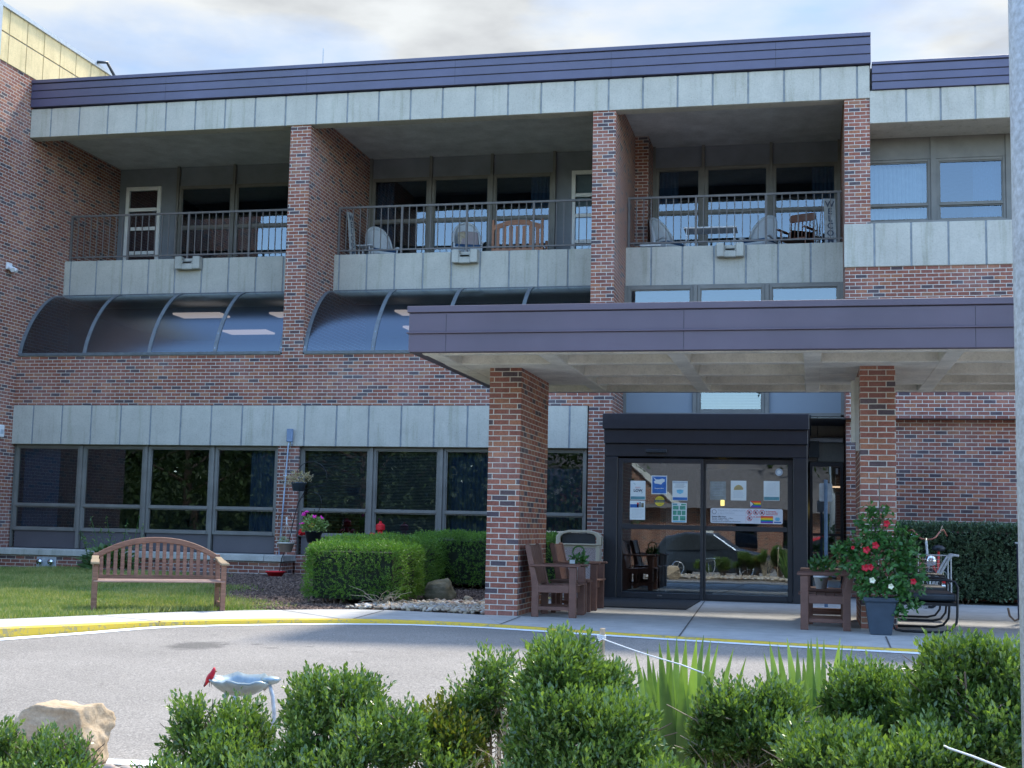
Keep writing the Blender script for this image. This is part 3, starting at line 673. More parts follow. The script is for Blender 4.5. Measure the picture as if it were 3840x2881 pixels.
# dark rooms behind the glazing
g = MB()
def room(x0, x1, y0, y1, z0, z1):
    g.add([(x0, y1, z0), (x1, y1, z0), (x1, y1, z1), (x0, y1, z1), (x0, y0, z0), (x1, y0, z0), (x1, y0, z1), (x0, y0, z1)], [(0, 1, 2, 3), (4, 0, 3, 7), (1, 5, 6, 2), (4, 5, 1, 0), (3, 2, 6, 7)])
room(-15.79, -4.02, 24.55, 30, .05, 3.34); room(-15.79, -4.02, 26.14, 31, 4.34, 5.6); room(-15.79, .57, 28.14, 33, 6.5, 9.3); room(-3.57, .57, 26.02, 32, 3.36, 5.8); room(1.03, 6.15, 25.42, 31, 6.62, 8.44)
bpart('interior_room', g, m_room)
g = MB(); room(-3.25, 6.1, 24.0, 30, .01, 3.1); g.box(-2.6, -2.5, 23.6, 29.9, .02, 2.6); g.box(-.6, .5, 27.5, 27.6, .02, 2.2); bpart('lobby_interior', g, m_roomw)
for x, y, z in ((-2.6, 27.2, 1.9), (-1.85, 28, 1.62), (-.2, 27.4, 1.5), (.3, 27.3, 2.0)):
    g = MB(); g.box(x, x+(.5 if z == 2.0 else .08), y, y+.03, z, z+(.03 if z == 2.0 else .16)); bpart('wall_lamp', g, m_lampy if z < 1.8 else m_lamp)
for x0, x1, y0 in ((-13.66, -12.56, 26.75), (-13.66, -12.56, 29.3), (-11.45, -10.3, 26.85), (-8.6, -8.35, 26.8), (-9.1, -8.6, 29.0)):
    g = MB(); g.box(x0, x1, y0, y0+.55, 5.56, 5.6); bpart('ceiling_light', g, m_lamp)

# glazing: frame mesh with sub-parts
def window(x0, x1, yf, z0, z1, rails, fw=.055, pane=m_glass, fm=m_frame, name='window', split=None, depth=.09, pz=None, side=(1, 1), rw=.045):
    g = MB()
    a0, a1 = x0+(fw if side[0] else .0), x1-(fw if side[1] else 0)
    if side[0]: g.box(x0, x0+fw, yf, yf+depth, z0, z1)
    if side[1]: g.box(x1-fw, x1, yf, yf+depth, z0, z1)
    g.box(a0, a1, yf, yf+depth, z1-fw, z1); g.box(a0, a1, yf-.012, yf+depth, z0, z0+fw)
    for r in rails: g.box(a0, a1, yf-.01, yf+depth, r-rw/2, r+rw/2)
    # thin sash
    o = bpart(name, g, fm, bevel=.004)
    zz = [z0+fw]+[r for r in rails]+[z1-fw]
    for i in range(len(zz)-1):
        lo = zz[i]+(rw/2 if i else 0); hi = zz[i+1]-(rw/2 if i < len(zz)-2 else 0)
        g2 = MB(); g2.box(a0, a0+.02, yf+.02, yf+.07, lo, hi); g2.box(a1-.02, a1, yf+.02, yf+.07, lo, hi); g2.box(a0+.02, a1-.02, yf+.02, yf+.07, lo, lo+.02); g2.box(a0+.02, a1-.02, yf+.02, yf+.07, hi-.02, hi); obj('sash', g2, fm, o)
        g3 = MB(); y = yf+.045; t = random.uniform(-.002, .002); g3.add([(a0+.02, y, lo+.02), (a1-.02, y+t*3, lo+.02), (a1-.02, y+t*3+t, hi-.02), (a0+.02, y+t, hi-.02)], [(0, 1, 2, 3)]); obj('pane', g3, pane, o)
    return o
def curtain(parent, x0, x1, y, z0, z1, mat, folds=.06, amp=.018, name='curtain'):
    n = max(8, int((x1-x0)/folds*6)); v = []; f = []
    for i in range(n+1):
        x = x0+(x1-x0)*i/n; yo = y+amp*sin((x-x0)/folds*2*pi+sin(x*7)*1.4)
        v += [(x, yo, z0), (x+.004*sin(x*31), yo+.01, z1)]
    g = MB(); g.add(v, [(2*i, 2*i+2, 2*i+3, 2*i+1) for i in range(n)]); return obj(name, g, mat, parent)
def blinds(parent, x0, x1, y, z0, z1, pitch=.028, mat=m_blind):
    g = MB(); z = z0
    while z < z1:
        t = random.uniform(-.002, .002); g.add([(x0, y, z+t), (x1, y, z-t), (x1, y+.016, z+.017), (x0, y+.016, z+.017)], [(0, 1, 2, 3)]); z += pitch
    for x in (x0+.15, x1-.15): g.box(x-.002, x+.002, y-.003, y, z0, z1)
    return obj('blind', g, mat, parent)
# ground floor windows
YW = Y0+.10
for b, (xs, spc) in enumerate((([-15.77, -14.29, -12.87, -11.445, -10.065], 0), ([-9.63, -8.19, -6.81, -5.42, -4.02], 0))):
    for i in range(4):
        w = window(xs[i]+.03 if i else xs[i], xs[i+1]-.03, YW, .83, 2.55, [1.335])
        g = MB(); g.box(xs[i]+.055, xs[i+1]-.055, YW+.03, YW+.08, .49, .83); obj('spandrel_panel', g, m_panel, w)
        x0, x1 = xs[i]+.09, xs[i+1]-.09
        if (b, i) == (0, 0): curtain(w, x0, x0+.80, YW+.2, .85, 2.5, m_curtb, .035, .006)
        if (b, i) == (0, 3): curtain(w, x0+.62, x1, YW+.2, .85, 2.5, m_curtb, .1, .02)
        if (b, i) == (1, 0): blinds(w, x0, x1, YW+.16, 1.34, 2.5)
        if (b, i) == (1, 1): blinds(w, x0, x1, YW+.16, .9, 2.5)
        if (b, i) == (1, 2): curtain(w, x0, x0+.75, YW+.2, .85, 2.5, m_curtb, .09, .02)
        if (b, i) == (1, 3): curtain(w, x0+.1, x1-.1, YW+.4, .85, 2.2, m_curtb, .12, .02)
    g = MB()
    for i in range(0, 5):
        a, c = xs[i]-.03, xs[i]+.03
        if i == 0: a, c = xs[0]-.005, xs[0]-.003
        if i == 4: a, c = xs[4]-.003, xs[4]
        else: g.box(a, c, YW-.035, YW+.1, .49, 2.555)
    g.box(xs[0], xs[4], YW+.1, YW+.14, 2.552, 3.34); bpart('window_mullions', g, m_frame, bevel=.005)
# low brick plinth with concrete ledge
g = MB(); g.box(-15.79, -9.66, 23.72, Y0+.2, -.05, .355); g.box(-9.66, -4.01, Y0-.0, Y0+.2, -.05, .48); bpart('plinth_wall', g, m_brick)
g = MB()
for a, c in ((-15.79, -13.6), (-13.595, -11.4), (-11.395, -10.0), (-9.995, -9.62)): g.box(a, c, 23.66, Y0+.12, .357, .478)
bpart('window_ledge', g, m_sill, bevel=.01)
# deeper brick step by bench (window unit reflection box) : wall-mounted valve box
# balcony back walls
for x0, x1, ms, door in ((-15.79, -10.06, (-14.28, -12.89, -11.48), (-15.6, -14.72)), (-9.63, -4.01, (-8.22, -6.83, -5.44), (-5.06, -4.2)), (-3.3, .575, (-2.24, -.83), None)):
    lo = x0+.02 if door is None or door[0] > ms[0] else ms[0]-.0; hi = x1-.02 if door is None or door[0] < ms[0] else ms[-1]+.0
    g = MB(); e = [lo]+[m for m in ms if lo+.1 < m < hi-.1]+[hi]
    for i in range(len(e)-1):
        w = window(e[i]+.03, e[i+1]-.03, YB-.05, 6.98, 8.76, [7.78], rw=.06)
        if i == 0 and x0 > -15: curtain(w, e[i]+.1, e[i]+.5, YB+.12, 7, 8.7, m_curtb, .08, .02)
        if i == 2: curtain(w, e[i+1]-.55, e[i+1]-.1, YB+.12, 7, 8.7, m_curtb, .08, .02)
    for m in e: g.box(m-.03, m+.03, YB-.09, YB+.1, 6.5, 9.219)
    for i in range(len(e)-1): g.box(e[i]+.031, e[i+1]-.031, YB+.0, YB+.1, 8.765, 9.218, 1); g.box(e[i]+.031, e[i+1]-.031, YB-.0, YB+.1, 6.5, 6.975, 1)
    if door:
        da, db = door; a, c = (x0, ms[0]-.031) if door[0] < ms[0] else (ms[-1]+.031, x1)
        g.box(a, da-.0, YB, YB+.1, 6.5, 9.218, 1); g.box(db, c, YB, YB+.1, 6.5, 9.218, 1); g.box(da, db, YB+.001, YB+.1, 8.79, 9.217, 1)
    bpart('balcony_back_wall', g, [m_frame, m_upanel])
    if door:
        da, db = door; g = MB(); f = .085
        g.box(da, da+f, YB-.05, YB+.03, 6.5, 8.78); g.box(db-f, db, YB-.05, YB+.03, 6.5, 8.78); g.box(da+f, db-f, YB-.05, YB+.03, 8.69, 8.78)
        for z in (8.24, 7.79, 7.22): g.box(da+f, db-f, YB-.04, YB+.03, z-.04, z+.04)
        g.box(da+f, db-f, YB-.04, YB+.03, 6.5, 6.6)
        d = bpart('balcony_door', g, m_white, bevel=.004)
        g = MB(); g.add([(da+f, YB, 6.6), (db-f, YB, 6.6), (db-f, YB, 8.69), (da+f, YB, 8.69)], [(0, 1, 2, 3)]); obj('pane', g, m_glass, d)
        g = MB(); g.box(da+f, db-f, YB+.05, YB+.06, 6.6, 8.69); obj('door_shade', g, simple('maroon_door_shade', (.10, .05, .055), .8) if da < -10 else m_curtw, d)
# recessed bay over the entrance
YR = 25.75
g = MB(); g.box(-3.575, .575, YR+.1, YR+.2, 2.96, 3.36); bpart('recess_backing', g, m_panel)
xs = [-3.56, -2.2, -.84, .56]
for i in range(3):
    window(xs[i]+.04, xs[i+1]-.04, YR, 4.25, 5.8, [])
    if i == 1:
        w = window(xs[i]+.04, xs[i+1]-.04, YR, 3.34, 4.2, []); blinds(w, xs[1]+.1, xs[2]-.1, YR+.09, 3.42, 4.15, .03, simple('pale_blind', (.17, .20, .23), .6))
    else:
        g = MB(); g.box(xs[i]+.04, xs[i+1]-.04, YR+.03, YR+.1, 3.34, 4.24); bpart('wall_panel', g, simple('blue_grey_panel', (.20, .235, .27), .6, var=.05, vs=1))
g = MB()
for x in xs: g.box(x-.04, x+.04, YR-.03, YR+.1, 3.3, 5.82)
g.box(-3.52, .52, YR-.04, YR+.1, 3.27, 3.3399); g.box(-3.52, .52, YR-.01, YR+.1, 4.2, 4.25); g.box(-3.575, .575, YR+.05, YR+.3, 5.80, 5.84); bpart('bay_mullions', g, m_frame, bevel=.005)
g = MB(); g.box(-3.57, .09, YR-.02, YR+.25, 2.43, 3.26, 0); g.box(.1, .57, YR-.02, YR+.25, 2.88, 3.26, 0); g.box(.1, .57, YR-.0, YR+.25, 2.43, 2.79, 0); bpart('concrete_lintel', g, m_conc, bevel=.006)
g = MB(); g.box(-.05, .56, YR-.09, YR-.0201, 2.785, 2.875); bpart('metal_drip_edge', g, m_gutter, bevel=.01)
g = MB(); g.box(.02, .12, YR-.04, YR-.02, 2.52, 2.72); bpart('vent_cover', g, m_grey)
g = MB(); g.box(-.05, .0, YR, YR+.1, 0, 2.42); g.box(.5, .56, YR, YR+.1, 0, 2.42); g.box(.0, .5, YR, YR+.1, 2.34, 2.42); g.box(.0, .5, YR, YR+.1, 0, .1); g.box(.0, .5, YR, YR+.1, 1.05, 1.1)
o = bpart('side_door', g, m_dark); g = MB(); g.add([(.0, YR+.05, .1), (.5, YR+.05, .1), (.5, YR+.05, 2.34), (0, YR+.05, 2.34)], [(0, 1, 2, 3)]); obj('pane', g, m_glassd, o)
g = MB(); g.box(.42, .46, YR-.02, YR, 2.2, 2.31); obj('door_sensor', g, m_pwhite, o)
# entrance vestibule
YV = 21.6
g = MB()
g.box(-3.32, -.05, YV-.10, YR-.05, 2.71, 2.96); g.box(-3.30, -.07, YV-.055, YR-.05, 2.48, 2.708); g.box(-3.29, -.08, YV-.02, YR-.05, 2.27, 2.478)
g.box(-3.29, -3.075, YV-.02, YV+.25, 0, 2.268); g.box(-.30, -.08, YV-.02, YV+.25, 0, 2.268)
g.box(-3.29, -3.24, YV+.25, YR-.05, 0, 2.268); g.box(-.13, -.08, YV+.25, YR-.05, 0, .3); g.box(-.13, -.08, YV+.25, YR-.05, 2.1, 2.268)
g.box(-.13, -.08, YV+1.9, YV+2.0, .3, 2.1)
bpart('entrance_vestibule', g, m_dark, bevel=.008)
g = MB(); g.box(-3.075, -.3, YV+.0, YV+.2, 0, .012); bpart('door_track', g, m_dark)
def door(x0, x1, y, name, gl, gr):
    g = MB(); g.box(x0, gl, y, y+.05, .015, 2.24); g.box(gr, x1, y, y+.05, .015, 2.24); g.box(gl, gr, y, y+.05, 2.165, 2.24); g.box(gl, gr, y, y+.05, .015, .105); g.box(gl, gr, y-.006, y+.05, 1.105, 1.18)
    o = bpart(name, g, m_dark, bevel=.004)
    for a, b in ((.105, 1.105), (1.18, 2.165)):
        g = MB(); t = -.004 if x0 < -2 else .003; g.add([(gl, y+.025, a), (gr, y+.025+t, a), (gr, y+.025+t, b), (gl, y+.025, b)], [(0, 1, 2, 3)]); obj('pane', g, m_glassd, o)
    return o
d1 = door(-3.07, -1.70, YV-.0, 'sliding_door', -2.99, -1.745); d2 = door(-1.699, -.305, YV+.055, 'glass_door_panel', -1.66, -.385)
g = MB(); g.box(-2.42, -2.34, YV-.008, YV, .05, .07); obj('lock', g, m_chrome, d1)
g = MB(); g.box(-2.62, -2.28, YV-.055, YV-.02, 2.33, 2.39); bpart('motion_sensor', g, m_blackp, bevel=.01)
g = MB(); g.box(-.07, -.02, YV-.08, YV+3.9, 2.9, 2.94); g.box(-.08, .12, YV+3.95, YV+4.05, 2.5, 2.8); bpart('roof_bracket', g, m_blackp)
# upper right windows
YU = 25.3
for x0, x1 in ((.93, 2.19), (2.19, 3.5), (3.5, 4.85), (4.85, 6.1)):
    w = window(x0+.05, x1-.05, YU, 6.83, 8.02, [7.16], fw=.05)
    if x0 < 2: curtain(w, x0+.12, x1-.12, YU+.2, 6.9, 7.95, m_curtw, .075, .02)
    else: curtain(w, x1-.6, x1-.1, YU+.2, 6.9, 7.95, m_curtb, .075, .015)
g = MB(); g.box(1.021, 6.2, YU+.0, YU+.12, 8.025, 8.46); g.box(1.021, 6.2, YU-.0, YU+.12, 6.6, 6.825)
for x in (2.19, 3.5, 4.85): g.box(x-.05, x+.05, YU-.03, YU+.12, 6.83, 8.46)
bpart('upper_window_surround', g, m_frame)
g = MB(); g.box(1.03, 6.4, Y0+.02, YU, 6.602, 6.64); bpart('window_sill', g, m_frame)
# smoked barrel skylights
prof = [(24.315, 4.37), (24.36, 4.53), (24.43, 4.70), (24.56, 4.94), (24.75, 5.20), (25.0, 5.46), (25.3, 5.68), (25.58, 5.79), (25.86, 5.825)]
prof = [(p[0], p[1]) for p in prof]
PS = smooth_curve(prof, 3)
for xs in ([-15.76, -14.31, -12.89, -11.48, -10.09], [-9.60, -8.22, -6.81, -5.39, -4.04]):
    g = MB(); g.box(xs[0], xs[-1], 24.27, 24.36, 4.336, 4.40); g.box(xs[0], xs[-1], 25.80, 25.849, 5.80, 5.86); sk = bpart('barrel_skylight', g, simple('skylight_frame', (.10, .115, .125), .5), bevel=.006)
    for x in xs:
        g = MB(); w = .04
        for i in range(len(PS)-1):
            p, q = Vector((x, *PS[i])), Vector((x, *PS[i+1])); g.bar(p, q, .075, .03, up=(0, -1, .8))
        for i in range(2, len(PS)-2, 5):
            d = Vector((0, -(PS[i+1][1]-PS[i-1][1]), PS[i+1][0]-PS[i-1][0])).normalized(); c = Vector((x, *PS[i]))+d*.017; g.bar(c, c+d*.008, .016, .016, up=(1, 0, 0), mi=1)
        obj('rib', g, [simple('skylight_rib', (.13, .15, .165), .45, var=.15), m_chrome], sk)
    for i in range(4):
        g = MB(); n = len(PS); v = [(xs[i]+.03, *p) for p in PS]+[(xs[i+1]-.03, *p) for p in PS]; g.add(v, [(j, j+n, j+n+1, j+1) for j in range(n-1)]); obj('pane', g, m_poly, sk, smooth=True)
# balcony railings
def railing(x0, x1, posts, ret=None):
    g = MB(); y = 26.0; g.bar((x0, y, 7.63), (x1, y, 7.63), .045, .04); g.bar((x0, y, 6.72), (x1, y, 6.72), .035, .03)
    for p in posts: g.box(p-.022, p+.022, y-.02, y+.02, 6.6, 7.61)
    ps = sorted(posts)
    for a, b in zip(ps, ps[1:]):
        n = max(2, round((b-a)/.152))
        for i in range(1, n): x = a+(b-a)*i/n; g.box(x-.0085, x+.0085, y-.009, y+.009, 6.735, 7.61)
    return bpart('balcony_railing', g, m_rail)
railing(-15.78, -10.08, [-15.76, -14.4, -13.0, -11.6, -10.15]); railing(-9.62, -4.03, [-9.6, -8.24, -6.86, -5.47, -4.08]); railing(-3.56, .56, [-3.54, -2.22, -.87, .5])
# ================================================================== entrance canopy
CN = thing('entrance_canopy', 'flat entrance canopy with purple-brown metal fascia and coffered concrete underside on brick columns', 'canopy', (-1, 17, 0), world=True)
CX0, CX1, CY0, CY1, CZ = -4.60, 6.4, 14.9, 19.6, 3.09
g = MB()
for (z0, z1, o_) in ((3.10, 3.315, .0), (3.335, 3.555, .0), (3.565, 3.64, -.02)):
    g.box(CX0+o_, CX1-o_, CY0+o_, CY0+.12, z0, z1, 0); g.box(CX0+o_, CX0+.12, CY0+.121, CY1-o_, z0, z1, 0); g.box(CX1-.12, CX1-o_, CY0+.121, CY1-o_, z0, z1, 0); g.box(CX0+.121, CX1-.121, CY1-.12, CY1-o_, z0, z1, 0)
g.box(CX0-.02, CX1+.02, CY0-.025, CY0+.1, 3.315, 3.3345, 0); g.box(CX0-.02, CX0+.1, CY0+.1001, CY1+.02, 3.315, 3.3345, 0)
g.box(CX0+.01, CX1-.01, CY0+.01, CY0+.11, 3.11, 3.62, 1); g.box(CX0+.01, CX0+.11, CY0+.13, CY1-.01, 3.11, 3.62, 1)
for x in (-1.4, 1.7, 4.8, -4.15): g.box(x-.004, x+.004, CY0-.003, CY0+.02, 3.105, 3.55, 1)
obj('canopy_fascia', g, [m_fasc2, m_seam], CN, bevel=.005)
g = MB(); g.box(CX0+.02, CX1-.02, CY0+.02, CY1-.02, 3.565, 3.61); obj('canopy_roof', g, m_roof, CN)
# coffered underside: ribs tapering down, cells open between
g = MB()
ribx = [-4.36, -3.02, -1.52, .0, 1.52, 3.02, 4.52, 6.16]; riby = [15.12, 16.12, 17.35, 18.42, 19.38]
def rib(a0, a1, pos, w, axis, z0=CZ, z1=3.53, tw=.045):
    s = [(pos-w/2, z0), (pos+w/2, z0), (pos+w/2+tw, z1), (pos-w/2-tw, z1)]
    if axis == 'y': g.extr([(p[0], p[1]) for p in s], 'y', a0, a1)
    else: g.extr(s, 'x', a0, a1)
for x in ribx: rib(CY0+.12, CY1-.12, x, .20, 'y')
for y in riby: rib(CX0+.12, CX1-.12, y, .14 if 15 < y < 19.4 else .16, 'x', CZ+.002)
# solid heads over the columns
g.box(-4.49, -3.03, 16.13, 18.41, CZ+.004, 3.49); g.box(.01, 1.51, 16.13, 18.41, CZ+.004, 3.49); g.box(4.0, 5.2, 16.13, 18.41, CZ+.004, 3.49)
g.box(CX0+.13, CX1-.13, CY0+.13, CY1-.13, 3.50, 3.56)
obj('coffered_ceiling', g, m_canc, CN, bevel=.012)
for x0 in (-3.98, .55, 4.7):
    g = MB(); g.box(x0, x0+.41, 16.42, 18.2, -.02, CZ+.003); obj('brick_column', g, m_brick2, CN)
g = MB(); g.tube([(.50, 16.75, 2.95), (.50, 16.75, 2.2)], .045, 10); g.box(.51, .555, 16.70, 16.8, 2.1, 2.99); obj('downlight_tube', g, m_cream, CN, smooth=False)

# ================================================================== small things on and by the building
def small(name, mb, mat, label, cat, loc, group=None, **k):
    o = obj(name, mb, mat, None, **k); o.location = loc; return tag(o, label, cat, group)
# lights on the wing wall
t = thing('floodlight', 'white twin floodlight on the left wing wall below the balcony level', 'light', (-15.8, 23.78, 6.08))
g = MB(); g.box(0, .05, -.08, .08, -.05, .09); obj('mount', g, m_pwhite, t, bevel=.008)
g = MB(); g.tube([(.05, -.04, 0), (.16, -.07, -.07)], [.035, .05], 10); g.tube([(.05, .04, 0), (.16, .07, -.07)], [.035, .05], 10); obj('lamp_head', g, m_pwhite, t, smooth=False)
t = thing('wall_speaker', 'white box mounted low on the left wing wall at the picture edge', 'wall box', (-15.8, 23.80, 2.78))
g = MB(); g.box(0, .08, -.09, .09, -.12, .12); obj('case', g, m_pwhite, t, bevel=.012); g = MB(); g.box(.081, .085, -.05, .05, -.06, .03); obj('panel', g, m_grey, t)
t = thing('pipe_connection', 'grey metal plate with two capped pipe inlets on the low brick wall', 'pipe inlet', (-14.52, 23.72, .2))
g = MB(); g.box(-.21, .21, -.02, 0, -.1, .13); obj('plate', g, m_galv, t, bevel=.006)
for x in (-.12, .12):
    g = MB(); g.tube([(x, -.02, .04), (x, -.09, .03)], .055, 12); g.lathe([(.0, 0), (.02, .01), (.02, .02)], (x, -.1, .03), 8); obj('inlet_cap', g, m_chrome, t, smooth=True)
g = MB(); g.tube([(-.12, -.09, 0), (-.1, -.1, -.09), (-.02, -.1, -.11), (.03, -.1, -.06), (.12, -.09, 0)], .005, 5); obj('chain', g, m_galv, t)
t = thing('antenna', 'thin rod antenna standing on the main roof', 'antenna', (-10.1, 26.0, 10.05))
g = MB(); g.tube([(0, 0, 0), (0, 0, 1.05)], .01, 6); obj('rod', g, m_grey, t); g = MB(); g.box(-.08, .08, -.08, .08, 0, .05); obj('base', g, m_grey, t)
t = thing('electrical_conduit', 'blue-grey electrical conduit with a junction box running down the brick pillar', 'conduit', (-9.86, 24.25, .48))
g = MB(); g.tube([(-.08, 0, 0), (-.02, -.01, 1.1), (.03, -.012, 2.08), (.06, -.03, 2.16)], .014, 8); g.tube([(.10, 0, 2.07), (.10, -.03, 2.2)], .014, 8); obj('pipe', g, m_cond, t, smooth=True)
g = MB(); g.box(.01, .13, -.08, -.02, 2.15, 2.40); obj('junction_box', g, m_box_el, t, bevel=.008)
g = MB(); g.box(-.05, .03, -.02, 0, 1.5, 1.52); obj('clamp', g, m_galv, t)
# red standpipes behind the hedge
def standpipe(loc, label, s=1):
    t = thing('fire_connection', label, 'fire standpipe', loc, group='red fire connections by the windows')
    g = MB(); g.tube([(0, .95, .62*s), (0, .12, .62*s), (0, .03, .66*s), (0, 0, .74*s), (0, 0, .95*s)], .05, 12); obj('pipe', g, m_red, t, smooth=True)
    g = MB(); g.lathe([(.05, .93*s), (.085, .94*s), (.085, 1.03*s), (.05, 1.06*s), (.025, 1.07*s), (.025, 1.11*s)], (0, 0, 0), 14); obj('cap', g, m_red, t)
    for a in (-.9, .5):
        g = MB(); d = Vector((sin(a), -cos(a), .2)).normalized(); p = Vector((0, 0, .78*s)); g.tube([p, p+d*.13], .042, 10); g.tube([p+d*.13, p+d*.2], .062, 10); g.tube([p+d*.2, p+d*.22], .025, 6); obj('inlet', g, m_red, t)
    return t
standpipe((-9.02, 23.45, .12), 'red fire standpipe half hidden by the pink geranium pot', .98)
standpipe((-7.75, 23.7, .12), 'red fire standpipe whose cap just shows above the clipped hedge', .93)
# shepherd hook with hanging pots
t = thing('plant_hanger', 'thin black iron garden hook with three curled arms beside the brick pillar', 'plant hanger', (-9.42, 23.0, .1))
def arc(c, r, a0, a1, n=14, y=0.): return [(c[0]+r*cos(a0+(a1-a0)*i/n), y, c[1]+r*sin(a0+(a1-a0)*i/n)) for i in range(n+1)]
g = MB(); g.tube([(0, 0, 0), (.05, 0, .35), (.17, 0, .62), (.24, 0, 1.0), (.33, 0, 1.35), (.48, 0, 1.62)], .009, 6); obj('pole', g, m_iron, t)
g = MB(); g.tube([(.48, 0, 1.62)]+arc((.56, 1.80), .30, -.6, 2.75, 18)[1:]+[(.28, 0, 1.84)], .007, 6); obj('arm', g, m_iron, t)
g = MB(); g.tube([(.40, 0, 1.44)]+arc((.58, 1.36), .19, 2.6, -.3, 12)+[(.72, 0, 1.2), (.66, 0, 1.17), (.64, 0, 1.24)], .007, 6); obj('arm', g, m_iron, t)
g = MB(); g.tube([(.24, 0, 1.02)]+arc((.08, 1.04), .13, 0, pi, 10)+[(-.05, 0, 1.0)], .006, 6); obj('arm', g, m_iron, t)
def blob_leaves(n, c, r, L0, W0, mat, parent, name, up=.5, flat=1.):
    P = RNG.normal(size=(n, 3)); P = nrm(P)*RNG.uniform(.4, 1, (n, 1)); P[:, 2] *= flat; Q = P*np.array(r)+np.array(c)
    V, F = leaf_geo(Q, P*np.array([1, 1, .6])+np.array([0, 0, up])+RNG.normal(0, .35, (n, 3)), P*.4+np.array([0, -.3, 1])+RNG.normal(0, .3, (n, 3)), L0*RNG.uniform(.6, 1.2, n), W0*RNG.uniform(.7, 1.2, n), .12)
    return np_mesh(name, V, F, mat, parent)
t = thing('hanging_pot', 'dark hanging pot of dried brown flowers in front of the brick pillar', 'hanging pot', (-9.08, 22.95, 1.66), group='hanging pots on the garden hook')
g = MB(); g.lathe([(.10, 0), (.13, .13), (.15, .14), (.15, .16), (.13, .16)], n=18); obj('pot', g, m_slate, t, smooth=True)
blob_leaves(420, (0, 0, .24), (.24, .2, .12), .055, .022, m_dry, t, 'dried_flowers', .2)
blob_leaves(90, (-.22, -.02, .17), (.12, .1, .08), .06, .012, m_dry, t, 'dried_stems', .0)
t = thing('hanging_pot', 'cream hanging pot of small succulents on white cords', 'hanging pot', (-9.28, 22.95, .56), group='hanging pots on the garden hook')
g = MB(); g.lathe([(.10, 0), (.15, .15), (.165, .15), (.165, .175), (.145, .175)], n=18); obj('pot', g, m_cream, t, smooth=True)
blob_leaves(160, (-.05, 0, .2), (.1, .1, .07), .035, .02, leaf_mat('succulent_leaf', (.10, .22, .16), (.2, .36, .28), (.5, .5, .16), .5, .1), t, 'succulents', .3)
for a in (-.15, .0, .15):
    g = MB(); g.tube([(a, -.03*(a == 0), .17), (.0, 0, .55)], .0035, 5); obj('cord', g, m_cream, t)
g = MB(); g.tube([(0, 0, .5), (-.01, 0, .63)], .012, 6); obj('hook', g, m_pwhite, t)
t = thing('hanging_pot', 'black hanging pot overflowing with a geranium in magenta bloom', 'hanging pot', (-8.74, 22.9, .74), group='hanging pots on the garden hook')
g = MB(); g.lathe([(.11, 0), (.155, .19), (.165, .19), (.165, .21), (.14, .21)], n=18); obj('pot', g, m_blackp, t, smooth=True)
blob_leaves(650, (0, 0, .31), (.25, .22, .17), .05, .055, m_ger, t, 'foliage', .3)
for x, y, z in ((-.17, -.08, .50), (-.10, -.1, .54), (.04, -.1, .46), (.19, -.12, .45), (-.17, -.16, .33), (.02, -.18, .28)):
    g = MB()
    for i in range(14 if z > .45 else 8):
        a = random.uniform(0, 6.28); r = random.uniform(0, .035); g.lathe([(.0, -.006), (.017, 0), (.012, .012), (0, .014)], (x+r*cos(a), y+random.uniform(-.02, .02), z+r*sin(a)*.8), 6)
    obj('flower', g, m_pink if x != .02 else m_ylw, t)
    g = MB(); g.tube([(x, y, z), (x*.6, y*.6, z-.14)], .003, 5); obj('flower_stem', g, m_ger, t)
t = thing('red_bowl', 'shallow red plastic bowl standing on the mulch below the hanging pots', 'bowl', (-9.42, 22.85, .1)); g = MB(); g.lathe([(.10, 0), (.17, .10), (.18, .10), (.18, .12), (.15, .12), (.1, .03)], n=20); obj('bowl', g, m_red, t, smooth=True)
g = MB(); g.tube([(-.02, .16, .12), (.02, .16, .12)], .008, 6); obj('handle', g, m_red, t)

# ================================================================== bench
t = thing('garden_bench', 'weathered wooden garden bench with an arched slatted back on the lawn', 'bench', (-7.86, 15.35, zlawn(-7.86, 15.35)-.02), radians(32))
W2 = .755
for s in (-1, 1):
    g = MB(); g.bar((s*W2, -.27, 0), (s*W2, -.27, .58), .062, .062, up=(0, 1, 0)); obj('leg', g, m_bench, t, bevel=.006)
    g = MB(); g.bar((s*(W2-.01), .22, 0), (s*(W2-.01), .22, .40), .055, .065, up=(0, 1, 0)); g.bar((s*(W2-.01), .22, .38), (s*(W2-.012), .29, .70), .055, .06, up=(0, 1, 0)); obj('leg', g, m_bench, t, bevel=.006)
    g = MB(); g.bar((s*W2, -.27, .10), (s*(W2-.01), .22, .10), .03, .06); obj('stretcher', g, m_bench, t, bevel=.004)
    g = MB(); pts = [(s*(W2+.01), -.34, .598), (s*(W2+.01), -.22, .60), (s*W2, -.02, .625), (s*(W2-.01), .24, .66)]
    for a, b in zip(pts, pts[1:]): g.bar(a, b, .10 if a[1] < -.1 else .085, .03)
    obj('armrest', g, wood_mat('lichened_teak', (.20, .13, .08), (.38, .30, .18)), t, bevel=.006)
    g = MB(); g.bar((s*W2, -.27, .34), (s*(W2-.01), .22, .34), .03, .07); obj('side_rail', g, m_bench, t)
for y, z in ((-.27, .382), (-.17, .39), (-.075, .392), (.02, .388), (.115, .38)):
    g = MB(); g.bar((-W2-.02, y, z), (W2+.02, y, z), .082, .022); obj('seat_slat', g, m_bench2, t, bevel=.005)
g = MB(); g.bar((-W2+.03, .24, .415), (W2-.03, .24, .415), .03, .05); obj('lower_back_rail', g, m_bench, t)
def top_z(x): return .70+.225*sqrt(max(0, 1-(x/(W2+.06))**2))*1.0
g = MB(); N_ = 24; xs = [-W2-.02+(2*W2+.04)*i/N_ for i in range(N_+1)]
